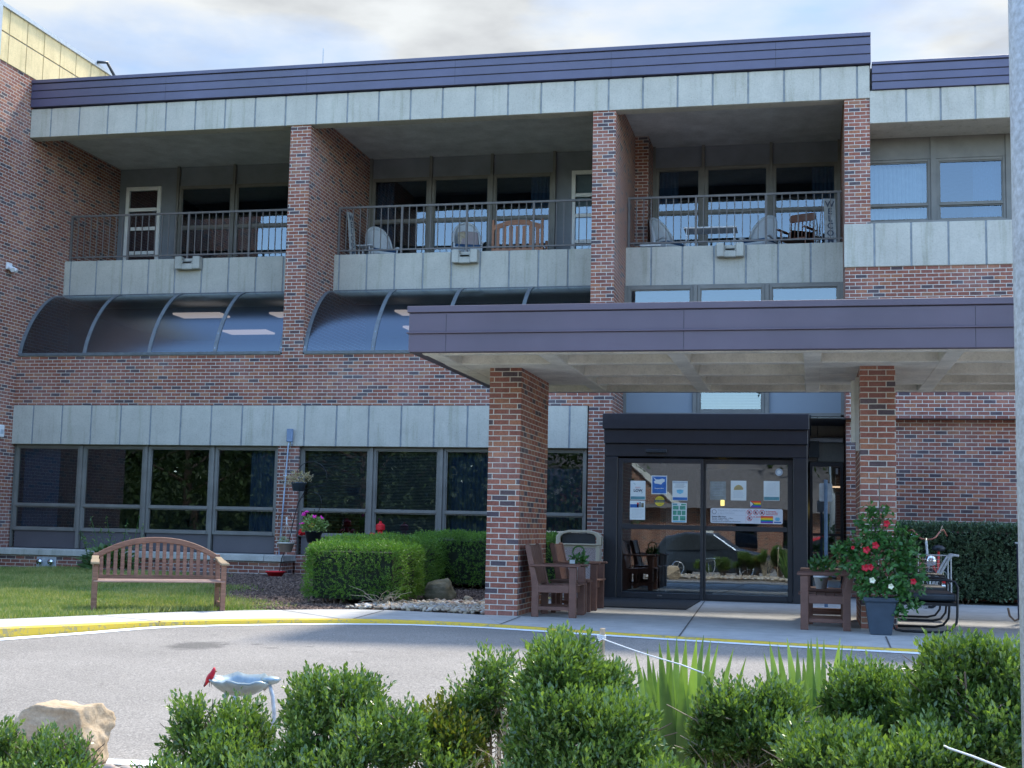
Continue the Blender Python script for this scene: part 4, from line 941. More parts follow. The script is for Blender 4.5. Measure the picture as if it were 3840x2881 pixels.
poly = [(x, .645+.235*(1-(abs(x)/(W2+.02))**2.2)+.03) for x in xs]; low = [(x, z-.072) for x, z in poly]
v = []
for (x, z), (x2, z2) in zip(poly, low): v += [(x, .27, z2), (x, .315, z2), (x, .315, z), (x, .27, z)]
f = []
for i in range(N_):
    for j in range(4): f.append((i*4+j, i*4+(j+1) % 4, (i+1)*4+(j+1) % 4, (i+1)*4+j))
f += [(3, 2, 1, 0), (N_*4, N_*4+1, N_*4+2, N_*4+3)]; g.add(v, f); obj('arched_top_rail', g, m_bench, t, bevel=.006)
for i in range(17):
    x = -W2+.085+i*(2*W2-.17)/16; z = .645+.235*(1-(abs(x)/(W2+.02))**2.2)-.03; g = MB(); g.bar((x, .245, .43), (x, .292, z), .046, .014, up=(0, 1, 0)); obj('back_slat', g, m_bench, t, bevel=.003)

# ================================================================== armchairs
def armchair(label, loc, rz):
    t = thing('armchair', label, 'armchair', loc, rz, 'brown slatted armchairs by the entrance')
    for s in (-1, 1):
        y = s*.31
        g = MB(); g.box(.20, .29, y-.04, y+.04, 0, .615); obj('leg', g, m_brown, t, bevel=.006)
        g = MB(); g.extr([(-.27, 0), (-.185, 0), (-.18, .38), (-.215, .52), (-.30, .88), (-.345, .90), (-.365, .87), (-.285, .50), (-.27, .36)], 'y', y-.03, y+.03); obj('leg', g, m_brown, t, bevel=.006)
        g = MB(); g.box(-.30, .33, y-.055, y+.055, .617, .645); obj('armrest', g, m_brown, t, bevel=.008)
        g = MB(); g.box(-.19, .2, y-.02, y+.02, .085, .13); obj('stretcher', g, m_brown, t, bevel=.004)
        g = MB(); g.box(-.19, .2, y-.025, y+.025, .30, .39); obj('side_rail', g, m_brown, t, bevel=.004)
    g = MB(); g.box(.205, .24, -.27, .27, .29, .385); obj('front_apron', g, m_brown, t, bevel=.004)
    for i in range(5):
        x = -.20+i*.105; g = MB(); g.box(x, x+.095, -.305, .305, .392-.006*(4-i), .412-.006*(4-i)); obj('seat_slat', g, m_brown, t, bevel=.003)
    for i in range(5):
        y = -.265+i*.107; g = MB(); g.bar((-.21, y+.049, .40), (-.318, y+.049, .86), .1, .02, up=(1, 0, 0)); obj('back_slat', g, m_brown, t, bevel=.003)
    g = MB(); g.bar((-.325, -.285, .835), (-.325, .285, .835), .025, .09); obj('back_rail', g, m_brown, t, bevel=.004)
    return t
a0 = armchair('brown slatted armchair nearest the left brick column, facing right', (-3.13, 16.80, 0), 0)
a1 = copy_tree(a0, (-3.13, 18.42, 0), 0, 'brown slatted armchair beside the beige trash bin, facing right')
a2 = copy_tree(a0, (.15, 16.26, 0), pi, 'brown slatted armchair left of the flowering planter, facing the doors')
a3 = copy_tree(a0, (.17, 17.92, 0), pi, 'brown slatted armchair furthest back behind the flowering planter')
def side_table(label, loc):
    t = thing('side_table', label, 'side table', loc, 0, 'brown side tables between armchairs')
    for x in (-.2, .2):
        for y in (-.17, .17):
            g = MB(); g.box(x-.03, x+.03, y-.03, y+.03, 0, .40); obj('leg', g, m_brown, t, bevel=.004)
    for i in range(4): g = MB(); g.box(-.25, .25, -.215+i*.11, -.11+i*.11, .40, .425); obj('top_slat', g, m_brown, t, bevel=.003)
    g = MB(); g.box(-.17, .17, -.185, -.165, .32, .4); g.box(-.17, .17, .165, .185, .32, .4); obj('apron', g, m_brown, t)
    return t
s0 = side_table('brown slatted side table between the two left armchairs', (-3.1, 17.60, 0))
s1 = copy_tree(s0, (.17, 17.08, 0), 0, 'brown slatted side table between the two right armchairs')
def table_pot(label, loc, kind):
    t = thing('potted_plant', label, 'potted plant', loc, 0, 'small white pots on side tables')
    g = MB(); g.lathe([(.062, 0), (.085, .135), (.095, .135), (.095, .165), (.08, .165)], n=18); obj('pot', g, m_pwhite, t, smooth=True)
    if kind:
        g = MB(); pts = arc((.02, .36), .08, -1.6, 4.4, 14); g.tube([(0, 0, .15), (0, 0, .28)]+pts, .012, 6); obj('ring_stem', g, m_vine, t)
        blob_leaves(70, (.02, 0, .24), (.09, .09, .09), .09, .05, m_vine, t, 'foliage', .4)
        g = MB(); g.box(-.09, -.02, -.05, -.045, .14, .26); obj('plant_label', g, m_paper, t)
    else:
        blob_leaves(160, (0, 0, .26), (.14, .14, .14), .08, .045, m_vine, t, 'foliage', .5)
table_pot('small white pot with a looped green stem on the left side table', (-3.02, 17.55, .426), 1)
table_pot('small white pot with a bushy plant on the right side table', (.10, 17.02, .426), 0)
# trash bin
t = thing('trash_bin', 'beige trash bin with pebbled panels and an arched hood opening', 'trash bin', (-3.585, 21.05, 0), radians(6))
w = .33
for s in (-1, 1):
    for yy in (-w, w-.06): g = MB(); g.box(s*w-(.06 if s > 0 else 0), s*w+(.06 if s < 0 else 0), yy, yy+.06, 0, .84); obj('corner_post', g, m_beige, t, bevel=.012)
for nm, b in (('front', (-w+.06, w-.06, -w+.012, -w+.03)), ('rear', (-w+.06, w-.06, w-.03, w-.012)), ('left', (-w+.012, -w+.03, -w+.06, w-.06)), ('right', (w-.03, w-.012, -w+.06, w-.06))):
    g = MB(); g.box(b[0], b[1], b[2], b[3], .05, .80); obj('aggregate_panel', g, m_aggr, t)
g = MB(); g.box(-w+.005, w-.005, -w+.005, w-.005, .02, .05); g.box(-w+.03, w-.03, -w+.03, w-.03, .80, .84); obj('base', g, m_beige, t)
pr = [(-w-.02, .84), (-w-.02, .97), (-w+.03, 1.03), (-.15, 1.07), (.15, 1.07), (w-.03, 1.03), (w+.02, .97), (w+.02, .84)]
def inset(p): return [(x*.8, .865+(z-.84)*.74) for x, z in p]
inn = inset(pr); g = MB()
for y0, y1 in ((-w-.02, -w+.04), (w-.04, w+.02)):
    n = len(pr); v = [(x, y0, z) for x, z in pr]+[(x, y0, z) for x, z in inn]+[(x, y1, z) for x, z in pr]+[(x, y1, z) for x, z in inn]
    f = [(i, (i+1) % n, n+(i+1) % n, n+i) for i in range(n)]+[(2*n+i, 3*n+i, 3*n+(i+1) % n, 2*n+(i+1) % n) for i in range(n)]+[(n+i, n+(i+1) % n, 3*n+(i+1) % n, 3*n+i) for i in range(n)]+[(i, 2*n+i, 2*n+(i+1) % n, (i+1) % n) for i in range(n)]
    g.add(v, f)
v = [(x, -w+.04, z) for x, z in pr[1:7]]+[(x, w-.04, z) for x, z in pr[1:7]]; g.add(v, [(i, i+1, i+7, i+6) for i in range(5)]); obj('hood', g, m_beige, t, bevel=.008)
g = MB(); g.box(-w+.02, -w+.04, -w+.05, w-.05, .84, .96); g.box(w-.04, w-.02, -w+.05, w-.05, .84, .96); obj('hood_side', g, m_beige, t)
g = MB(); g.box(-.26, .26, -w+.07, -w+.075, .85, 1.02); obj('swing_flap', g, m_blackp, t)
g = MB(); g.box(-1.76, 0, 0, 0, 0, 0)
g = MB(); g.extr([(-3.35, 18.98), (-1.72, 18.98), (-1.72, 21.48), (-3.35, 21.48)], 'z', .004, .016); o = obj('door_mat', g, m_mat); tag(o, 'black rubber mat on the paving before the left door panel', 'door mat')
# door notices (each its own sheet of paper on the glass)
def notice(name, label, x0, x1, z0, z1, y, mat=m_paper):
    t = thing(name, label, 'notice' if name == 'notice' else 'sticker', ((x0+x1)/2, y, z0)); w = (x1-x0)/2; h = z1-z0
    g = MB(); g.box(-w, w, -.0015, 0, 0, h); obj('sheet', g, mat, t)
    return t, w, h
def pl(t, x0, x1, z0, z1, mat, name='print', d=.0025):
    g = MB(); g.box(x0, x1, -d, -.0017, z0, z1); return obj(name, g, mat, t)
def lines(t, x0, x1, z0, z1, n, mat=m_ink, name='text_lines', h=.0035):
    g = MB()
    for i in range(n): z = z1-(z1-z0)*(i+.5)/n; g.box(x0+random.uniform(0, .1)*(x1-x0), x1-random.uniform(0, .2)*(x1-x0), -.0022, -.0017, z-h/2, z+h/2)
    return obj(name, g, mat, t)
R90 = (pi/2, 0, 0); YG = YV+.02; YG2 = YV+.075
t, w, h = notice('notice', 'white notice reading LOW with a teal footer on the left door', -2.868, -2.624, 1.574, 1.88, YG); pl(t, -w+.008, w-.008, .008, .055, m_teal); text('LOW', .06, (0, -.003, .13), R90, m_ink, t, 'CENTER', bold=.002); lines(t, -.05, .05, .185, .21, 2, m_inkr)
for x, z in ((-.07, .26), (-.055, .245), (.07, .12), (.055, .105)): g = MB(); g.box(x, x+.012, -.0022, -.0017, z, z+.012); obj('print', g, m_teal, t)
t, w, h = notice('notice', 'notice with a blue and red photo strip at the far left of the doors', -2.873, -2.627, 1.254, 1.562, YG+.0005); pl(t, -w+.004, w-.1, .195, .25, m_blue)
pl(t, -.01, .02, .2, .275, m_inkr); pl(t, .03, .05, .2, .285, m_ink); pl(t, .06, .1, .2, .27, m_stoneD); lines(t, -w+.02, w-.02, .03, .17, 7, m_grey)
t, w, h = notice('notice', 'blue poster with a white hand shape, the highest one on the left door', -2.529, -2.279, 1.67, 1.967, YG); pl(t, -w+.014, w-.014, .014, h-.014, m_blue)
g = MB(); g.extr([(-.07, .17), (-.02, .165), (.03, .155), (.06, .19), (.085, .2), (.09, .235), (.05, .25), (.0, .235), (-.05, .235), (-.1, .275), (-.06, .22), (-.09, .2)], 'y', -.0035, -.0026); obj('print', g, m_paper, t); text('Respect Here', .026, (0, -.0035, .085), R90, m_paper, t, 'CENTER', bold=.0006)
t, w, h = notice('notice', 'white notice with a light blue face mask picture on the left door', -2.191, -1.949, 1.575, 1.885, YG); pl(t, -w+.006, w-.006, h-.035, h-.008, m_grey); pl(t, -w+.006, w-.006, .006, .05, m_blue); lines(t, -w+.03, w-.03, .2, .27, 4, m_ink)
g = MB(); g.extr([(-.055, .165), (0, .175), (.055, .165), (.05, .125), (.0, .10), (-.05, .125)], 'y', -.003, -.0018); obj('print', g, m_lblue, t)
t, w, h = notice('notice', 'green notice of small framed pictures below the mask notice', -2.20, -1.962, 1.223, 1.535, YG); 
for (a, b, c, d) in ((-.1, -.01, .205, .265), (.01, .1, .205, .265), (-.1, -.04, .12, .19), (-.03, .03, .12, .19), (.04, .1, .12, .19), (-.1, -.01, .035, .105), (.01, .1, .035, .105)): pl(t, a, b, c, d, m_green)
pl(t, -.105, -.03, .275, .3, m_teal); pl(t, .03, .105, .275, .3, m_green); pl(t, -.1, .1, .008, .026, m_lblue)
t = thing('sticker', 'round yellow automatic door sticker below the blue poster', 'sticker', (-2.395, YG, 1.558)); g = MB(); g.extr([(.079*cos(a*pi/14), .079*sin(a*pi/14)) for a in range(28)], 'y', -.0015, 0); obj('disc', g, m_ylw, t)
g = MB(); g.box(-.085, .085, -.0025, -.0016, -.022, .022); obj('band', g, m_ink, t); text('AUTOMATIC', .022, (0, -.003, -.008), R90, m_ylw, t, 'CENTER'); text('CAUTION', .02, (0, -.003, .038), R90, m_ink, t, 'CENTER'); text('DOOR', .022, (0, -.003, -.055), R90, m_ink, t, 'CENTER')
t, w, h = notice('notice', 'faded see-through notice at the left edge of the right door', -1.60, -1.346, 1.595, 1.889, YG2, simple('faded_sheet', (.24, .26, .25), .6)); lines(t, -w+.02, w-.02, .06, .26, 8, m_grey)
t, w, h = notice('notice', 'pale notice with a tan hill-shaped picture on the right door', -1.271, -1.027, 1.591, 1.904, YG2); lines(t, -w+.03, w-.03, .04, .15, 7, m_grey); g = MB(); g.extr([(-.075, .165), (.07, .17), (.075, .195), (.04, .235), (0, .25), (-.04, .235), (-.07, .2)], 'y', -.003, -.0018); obj('print', g, simple('tan_print', (.42, .33, .15), .7), t)
t, w, h = notice('notice', 'white letter-style notice with a teal footer at the right of the right door', -.756, -.508, 1.595, 1.906, YG2); pl(t, -w+.006, w-.006, .008, .06, m_teal); lines(t, -w+.03, w-.03, .09, .28, 11, m_grey, h=.002)
t = thing('pride_flag', 'small striped flag sticker with a white and black chevron above the long sign', 'flag', (-.882, YG2, 1.486)); 
for i in range(6): g = MB(); g.box(-.082, .082, -.0015, 0, i*.0165, (i+1)*.0165); obj('stripe', g, rb[5-i], t)
g = MB(); g.extr([(-.083, 0), (-.015, .05), (-.083, .099)], 'y', -.003, -.0016); obj('chevron', g, m_ink, t); g = MB(); g.extr([(-.083, .006), (-.035, .05), (-.083, .093)], 'y', -.0045, -.0031); obj('chevron', g, m_pwhite, t)
t = thing('sticker', 'small round white decal in the top right corner of the right door', 'sticker', (-.518, YG2, 2.047)); g = MB(); g.extr([(.058*cos(a*pi/14), .058*sin(a*pi/14)) for a in range(28)], 'y', -.0015, 0); obj('disc', g, m_grey, t); g = MB(); g.extr([(.03*cos(a*pi/14), .03*sin(a*pi/14)) for a in range(28)], 'y', -.003, -.0016); obj('emblem', g, m_paper, t)
t = thing('door_sign', 'long white rounded sign with office hours, prohibition symbols and rainbow on the right door', 'sign', (-1.025, YG2, 1.228)); W_, H_ = .565, .236
g = MB(); r = .028; pts = []
for cx_, cz_, a in ((W_-r, r, -90), (W_-r, H_-r, 0), (-W_+r, H_-r, 90), (-W_+r, r, 180)): pts += [(cx_+r*cos(radians(a+k*15)), cz_+r*sin(radians(a+k*15))) for k in range(7)]
g.extr(pts, 'y', -.003, 0); obj('board', g, simple('sign_board', (.60, .64, .70), .5, var=.02), t)
def ring(x, z, r, wd, mat, name='ring', y=-.004, slash=False):
    g = MB(); n = 28; v = [(x+r*cos(2*pi*i/n), y, z+r*sin(2*pi*i/n)) for i in range(n)]+[(x+(r-wd)*cos(2*pi*i/n), y, z+(r-wd)*sin(2*pi*i/n)) for i in range(n)]
    g.add(v, [(i, (i+1) % n, n+(i+1) % n, n+i) for i in range(n)])
    if slash: g.bar((x-r*.68, y-.0002, z+r*.68), (x+r*.68, y-.0002, z-r*.68), .0006, wd, up=(1, 0, 1))
    obj(name, g, mat, t)
ring(-.505, .178, .036, .006, m_ink, 'logo'); text('TRINITY COMMUNITY', .043, (-.45, -.0035, .185), R90, m_grey, t); text('at BEAVERCREEK', .036, (-.45, -.0035, .145), R90, m_grey, t)
g = MB(); g.box(-.54, -.02, -.0036, -.0031, .128, .131); obj('rule', g, m_grey, t); g = MB(); g.box(-.009, -.007, -.0036, -.0031, .01, .225); obj('rule', g, m_inkr, t)
for i, (s_, b_) in enumerate((('Business Office Hours', .0012), ('Monday - Friday 8:00am - 4:30pm', .0003), ('Saturday 10:00am - 2:00pm', .0003), ('Evening hours by arrangement at Front Desk', .0003))): text(s_, .0245, (-.54, -.0035, .096-i*.0255), R90, m_ink, t, bold=b_)
for x, z in ((.048, .178), (.146, .178), (.245, .176), (.05, .085)):
    ring(x, z, .043, .008, m_inkr, 'prohibition_ring', slash=True); g = MB(); g.box(x-.018, x+.014, -.0036, -.0031, z-.016, z+.018); g.box(x-.024, x+.02, -.0036, -.0031, z-.02, z-.012); obj('symbol', g, m_ink, t)
for i, s_ in enumerate(('No Photography', 'or video recording', 'without permission')): text(s_, .024, (.30, -.0035, .19-i*.024), R90, m_inkr, t, bold=.0006)
text('NO SMOKING', .026, (.10, -.0035, .098), R90, m_inkr, t, bold=.0008)
g = MB()
for i in range(5): g.box(.105, .2, -.0036, -.0031, .075-i*.014, .078-i*.014)
obj('text_lines', g, m_grey, t)
for i in range(6): g = MB(); g.box(.222, .415, -.0038, -.0031, .012+i*.0186, .012+(i+1)*.0186); obj('rainbow_stripe', g, rb[5-i], t)
g = MB(); g.extr([(.455, .05), (.51, .05), (.525, .08), (.51, .105), (.46, .105), (.44, .08)], 'y', -.0036, -.0031); obj('mask_symbol', g, m_lblue, t); g = MB(); g.box(.43, .54, -.0036, -.0031, .018, .038); obj('footer', g, m_blue, t)
# sign post by the side door
t = thing('sign_post', 'blue-grey post with a blank sign back in front of the side door', 'sign post', (.19, 20.5, 0))
g = MB(); g.box(-.026, .026, -.012, .012, 0, 1.89); g.box(-.012, .012, -.026, -.012, 0, 1.89); obj('post', g, simple('blue_steel_post', (.10, .17, .28), .45, metal=.4), t, bevel=.003)
g = MB(); pts = []
for cx_, cz_, a in ((.075, 1.59, -90), (.075, 1.82, 0), (-.075, 1.82, 90), (-.075, 1.59, 180)): pts += [(cx_+.02*cos(radians(a+k*30)), cz_+.02*sin(radians(a+k*30))) for k in range(4)]
g.extr(pts, 'y', .026, .03); obj('sign_plate', g, m_grey, t); g = MB(); g.box(-.15, .15, -.15, .15, 0, .025); obj('base_plate', g, m_galv, t)

# ================================================================== hedges and rocks by the building
def box_hedge(name, label, cat_, boxes, n, L0, W0, mat, k=5, slen=.06, r=.12, zb=0.06, core=None):
    x0 = min(b[0] for b in boxes); x1 = max(b[1] for b in boxes); y0 = min(b[2] for b in boxes); y1 = max(b[3] for b in boxes)
    t = thing(name, label, cat_, ((x0+x1)/2, (y0+y1)/2, 0), world=True)
    PS_ = []; DS = []
    ar = [((b[1]-b[0])*(b[3]-b[2])+2*((b[1]-b[0])+(b[3]-b[2]))*(b[5]-b[4])) for b in boxes]
    for b, a in zip(boxes, ar):
        m = int(n*a/sum(ar)); P = RNG.uniform(0, 1, (m, 3)); w = np.array([b[1]-b[0], b[3]-b[2], b[5]-b[4]]); c = np.array([(b[0]+b[1])/2, (b[2]+b[3])/2, (b[4]+b[5])/2])
        face = RNG.choice(5, m, p=np.array([w[1]*w[2], w[1]*w[2], w[0]*w[2], w[0]*w[2], w[0]*w[1]])/(2*w[1]*w[2]+2*w[0]*w[2]+w[0]*w[1]))
        Q = P-.5; Q[face == 0, 0] = -.5; Q[face == 1, 0] = .5; Q[face == 2, 1] = -.5; Q[face == 3, 1] = .5; Q[face == 4, 2] = .5
        Q = Q*w; h = w/2; # round the corners
        inner = np.clip(Q, -(h-r), (h-r)); d = Q-inner; ln = np.linalg.norm(d, axis=1, keepdims=True); D = np.where(ln > 1e-6, d/np.maximum(ln, 1e-6), 0)
        Q2 = inner+D*r; Wd = Q2+c
        bump = np.array([mnoise.noise(Vector((p[0]*2.2, p[1]*2.2, p[2]*2.2)))*.05+mnoise.noise(Vector((p[0]*7, p[1]*7, p[2]*7)))*.03 for p in Wd])
        Wd = Wd+D*(bump[:, None]-.04+RNG.uniform(-.06, .01, (m, 1)))
        keep = np.ones(m, bool)
        for b2 in boxes:
            if b2 is b: continue
            keep &= ~((Wd[:, 0] > b2[0]+.06) & (Wd[:, 0] < b2[1]-.06) & (Wd[:, 1] > b2[2]+.06) & (Wd[:, 1] < b2[3]-.06) & (Wd[:, 2] < b2[5]-.06))
        PS_.append(Wd[keep]); DS.append(D[keep])
    P = np.concatenate(PS_); D = np.concatenate(DS); D = D+np.array([0, 0, .45])+RNG.normal(0, .35, D.shape)
    V, F = sprigs(P, D, RNG.uniform(slen*.7, slen*1.3, len(P)), k, L0, W0)
    np_mesh('foliage', V, F, mat, t)
    g = MB()
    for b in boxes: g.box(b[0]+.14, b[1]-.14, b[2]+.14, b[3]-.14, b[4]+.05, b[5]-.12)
    for b in boxes:
        for i in range(10):
            x = random.uniform(b[0]+.15, b[1]-.15); y = random.uniform(b[2]+.15, b[2]+.35); g.tube([(x, y, -.02), (x+random.uniform(-.1, .1), y, b[4]+.25)], .014, 5, mi=1)
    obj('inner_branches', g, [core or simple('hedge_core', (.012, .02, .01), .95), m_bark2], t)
    return t
box_hedge('clipped_hedge', 'rounded clipped green hedge between the mulch bed and the left brick column', 'hedge', [(-6.8, -5.40, 17.35, 18.7, .03, .83), (-7.0, -5.75, 18.4, 21.2, .05, .90), (-6.4, -3.62, 20.9, 22.1, .12, .97)], 22000, .034, .012, m_yew, 6, .06, .2)
box_hedge('evergreen_hedge', 'tall dark broadleaf hedge against the brick wall right of the entrance', 'hedge', [(1.35, 6.0, 23.05, 24.1, .05, 1.27)], 15000, .05, .028, m_hedge2, 5, .06, .1)
def rock(name, label, loc, r, mat, seed, cut=None, rz=0., parts=4):
    import bmesh
    bm = bmesh.new(); bmesh.ops.create_icosphere(bm, subdivisions=parts, radius=1)
    rnd = random.Random(seed); planes = [(Vector((rnd.gauss(0, 1), rnd.gauss(0, 1), rnd.gauss(0, .7))).normalized(), rnd.uniform(.66, .9)) for _ in range(9)]+(cut or [])
    for v in bm.verts:
        p = v.co.copy()
        for n_, d in planes:
            e = p.dot(n_)-d
            if e > 0: p -= n_*e*.93
        q = p*1.7+Vector((seed, 0, 0)); p += p.normalized()*(mnoise.noise(q)*.12+mnoise.noise(q*3)*.04+mnoise.noise(q*8)*.018)
        v.co = Vector((p.x*r[0], p.y*r[1], p.z*r[2]))
    g = MB(); g.add([v.co[:] for v in bm.verts], [[v.index for v in f.verts] for f in bm.faces]); bm.free()
    o = obj(name, g, mat, None, smooth=True); o.location = loc; o.rotation_euler = (0, 0, rz); return tag(o, label, 'rock')
rock('mossy_rock', 'rounded dark mossy rock on the pale river stones by the hedge', (-5.20, 18.75, .15), (.26, .22, .22), m_stoneD, 5)
rock('small_rock', 'small tan rock beside the mossy rock on the river stones', (-4.78, 18.7, .06), (.07, .06, .06), m_stoneL, 8)
t = thing('dead_branches', 'tangle of bare grey twigs lying under the front corner of the hedge', 'twigs', (-5.55, 17.15, .02))
g = MB()
for i in range(26):
    a = random.uniform(-.5, 3.6); l = random.uniform(.15, .42); p = Vector((random.uniform(-.1, .1), random.uniform(-.05, .3), .02)); q = p+Vector((cos(a)*l, -abs(sin(a))*.25, random.uniform(.02, .25))); m_ = (p+q)/2+Vector((0, 0, .05)); g.tube([p, m_, q], [.006, .004, .002], 4)
obj('twigs', g, m_bark, t)
# hosta clump and weeds by the wall
t = thing('hosta_plant', 'leafy green hosta clump growing by the wall behind the left end of the bench', 'plant', (-12.85, 23.1, .1))
P = RNG.normal(size=(420, 3)); P = nrm(P)*np.array([.55, .3, .4])*RNG.uniform(.5, 1, (420, 1)); P[:, 2] = np.abs(P[:, 2])+.05
V, F = leaf_geo(P, P*np.array([1, 1, .2])+np.array([0, -.1, .1])+RNG.normal(0, .1, P.shape), np.array([[0, -.4, 1.]])+RNG.normal(0, .2, P.shape), RNG.uniform(.10, .19, 420), RNG.uniform(.06, .1, 420), .1); np_mesh('leaves', V, F, leaf_mat('hosta_leaf', (.035, .10, .03), (.06, .15, .04), (.16, .24, .08), .45, .2, 5), t)
g = MB(); LV = []
for i in range(16):
    x = random.uniform(-.7, .9); h = random.uniform(.5, 1.1); b = random.uniform(-.15, .15); pts = [(x*.6, 0, .1), (x*.8+b*.3, .02, h*.6), (x+b, 0, h)]; g.tube(pts, [.007, .005, .003], 5)
    for j in range(14): u = random.uniform(.35, 1); LV.append((x*.7+(x*.3+b)*u, 0, .1+h*.9*u))
obj('stems', g, m_vine, t); LV = np.array(LV); V, F = leaf_geo(LV, RNG.normal(0, 1, LV.shape), RNG.normal(0, 1, LV.shape), RNG.uniform(.04, .09, len(LV)), .02, .1); np_mesh('weed_leaves', V, F, m_box, t)

# ================================================================== right side of the entrance
t = thing('flower_planter', 'tall blue-grey planter of climbing red and white mandevilla before the right brick column', 'planter', (.73, 15.62, 0))
g = MB(); v = []; 
for z, w in ((0, .115), (.36, .165), (.365, .185), (.41, .19), (.41, .165), (.36, .155)): v += [(-w, -w, z), (w, -w, z), (w, w, z), (-w, w, z)]
f = [(3, 2, 1, 0)]+[(i*4+j, i*4+(j+1) % 4, (i+1)*4+(j+1) % 4, (i+1)*4+j) for i in range(5) for j in range(4)]+[(20, 21, 22, 23)]; g.add(v, f); obj('pot', g, m_slate, t, bevel=.02, seg=3)
lob = [(0, 0, .78, .33, .25, .33), (-.08, 0, 1.12, .20, .18, .22), (.22, 0, .95, .22, .18, .26), (-.28, 0, .82, .24, .18, .22), (.32, -.05, .62, .2, .16, .2), (-.02, -.05, .52, .26, .2, .16), (-.1, 0, 1.36, .07, .06, .12), (.06, 0, 1.33, .05, .05, .14), (.2, -.12, .35, .12, .08, .2), (-.42, 0, .95, .14, .1, .1), (.38, 0, .35, .08, .06, .08)]
P, D, idx, _ = lobe_points(lob, 2600, low=-.9); P = P-D*RNG.uniform(0, .16, (len(P), 1)); V, F = leaf_geo(P, D*.7+RNG.normal(0, .5, P.shape)+np.array([0, -.2, -.15]), D+np.array([0, -.6, .7])+RNG.normal(0, .3, P.shape), RNG.uniform(.05, .10, len(P)), RNG.uniform(.028, .048, len(P)), .12); np_mesh('foliage', V, F, m_vine, t)
g = MB()
for x in (-.12, 0, .12): g.tube([(x, 0, .38), (x*.6, 0, 1.0), (x*.2, 0, 1.75 if x == 0 else 1.3)], .006, 5)
for z in (.7, 1.0, 1.25): g.tube([(-.09, 0, z), (.09, 0, z)], .004, 5)
obj('trellis', g, m_bark2, t)
def flower(t, x, y, z, r, mat):
    r *= .8
    g = MB()
    for i in range(5):
        a = i*2*pi/5+random.uniform(-.2, .2); c = Vector((x, y, z)); d = Vector((cos(a), -.35, sin(a))).normalized(); s = Vector((-sin(a), 0, cos(a))); g.add([c, c+d*r*.6+s*r*.42, c+d*r, c+d*r*.6-s*r*.42], [(0, 1, 2), (0, 2, 3)])
        g.add([c+Vector((0, -.02, 0)), c+d*r*.45+s*r*.3+Vector((0, -.03, 0)), c+d*r*.7+Vector((0, -.03, 0)), c+d*r*.45-s*r*.3+Vector((0, -.03, 0))], [(0, 1, 2), (0, 2, 3)])
    obj('flower', g, mat, t)
for x, z, r in ((.06, 1.22, .055), (-.06, .98, .06), (-.155, .93, .06), (-.17, .735, .06), (-.115, .74, .055), (.335, .60, .05), (-.3, .95, .03)): flower(t, x, -.27, z, r, m_redp)
for x, z, r in ((-.095, .60, .05), (.10, .54, .045)): flower(t, x, -.27, z, r, simple('cream_petal', (.75, .74, .55), .6))
# black sled-base chairs
def patio_chair(label, loc, w, rz=0.):
    t = thing('patio_chair', label, 'patio chair', loc, rz, 'black sled-base patio chairs'); h = w/2
    for s in (-1, 1):
        y = s*h; g = MB(); g.tube([(-.40, y, .36), (-.42, y, .1), (-.38, y, .03), (-.3, y, .015), (.12, y, .015), (.22, y, .04), (.28, y, .12), (.29, y, .2), (.30, y, .52), (.27, y, .585), (.2, y, .60), (-.25, y, .60), (-.32, y, .55)], .014, 8); obj('sled_frame', g, m_iron, t, smooth=True)
    g = MB(); g.box(-.30, .29, -h+.02, h-.02, .36, .45); obj('seat_cushion', g, m_blackp, t, bevel=.03, seg=3)
    g = MB(); g.box(-.32, .30, -h+.01, h-.01, .31, .345); obj('seat_frame', g, m_iron, t)
    for i in range(5): z = .48+i*.085; g = MB(); g.tube([(-.31-i*.03, -h, z), (-.33-i*.03, 0, z+.012), (-.31-i*.03, h, z)], .011, 6); obj('back_slat', g, m_iron, t)
    for s in (-1, 1): g = MB(); g.tube([(-.28, s*h, .34), (-.36, s*h, .6), (-.45, s*h, .88)], .014, 6); obj('back_post', g, m_iron, t)
    return t
p0 = patio_chair('black sled-base patio chair nearest the flowering planter', (1.30, 16.55, 0), .92)
p1 = patio_chair('black sled-base patio chair behind the nearest black one, before the tricycle', (1.38, 18.65, 0), .8)
# tricycle
t = thing('tricycle', 'adult tricycle with wire basket and swept handlebars in front of the dark hedge', 'tricycle', (1.75, 21.6, 0))
def wheel(c, r, nm='wheel', ax=(.92, .38, 0)):
    ax = Vector(ax).normalized(); u = Vector((0, 0, 1)); s = u.cross(ax).normalized(); P_ = lambda a, q: Vector(c)+(s*cos(a)+u*sin(a))*q
    g = MB(); g.tube([P_(2*pi*i/28, r-.015) for i in range(28)], .02, 6, closed=True); w_ = obj(nm, g, m_blackp, t, smooth=True)
    g = MB(); g.tube([P_(2*pi*i/28, r-.045) for i in range(28)], .013, 5, closed=True); obj('rim', g, simple('pale_rim', (.6, .66, .62), .3), w_)
    g = MB()
    for i in range(16): g.bar(Vector(c)+ax*(.02 if i % 2 else -.02), P_(2*pi*i/16, r-.05), .003, .003)
    obj('spokes', g, m_chrome, w_); g = MB(); g.tube([Vector(c)-ax*.05, Vector(c)+ax*.05], .02, 8); obj('hub', g, m_chrome, w_)
wheel((0, 0, .30), .30); wheel((.30, 1.2, .30), .28); wheel((-.25, 1.3, .3), .28)
g = MB(); g.tube([(0, 0, .3), (-.02, .02, .62)], .016, 6); g.tube([(-.02, .05, .62), (-.05, .12, 1.05)], .018, 8); obj('fork', g, m_galv, t); g = MB(); g.tube([(0, .1, .8), (.15, .45, .42), (.3, 1.0, .36)], .022, 8); g.tube([(.15, .5, .45), (.18, .62, .85)], .018, 8); obj('frame', g, m_red, t)
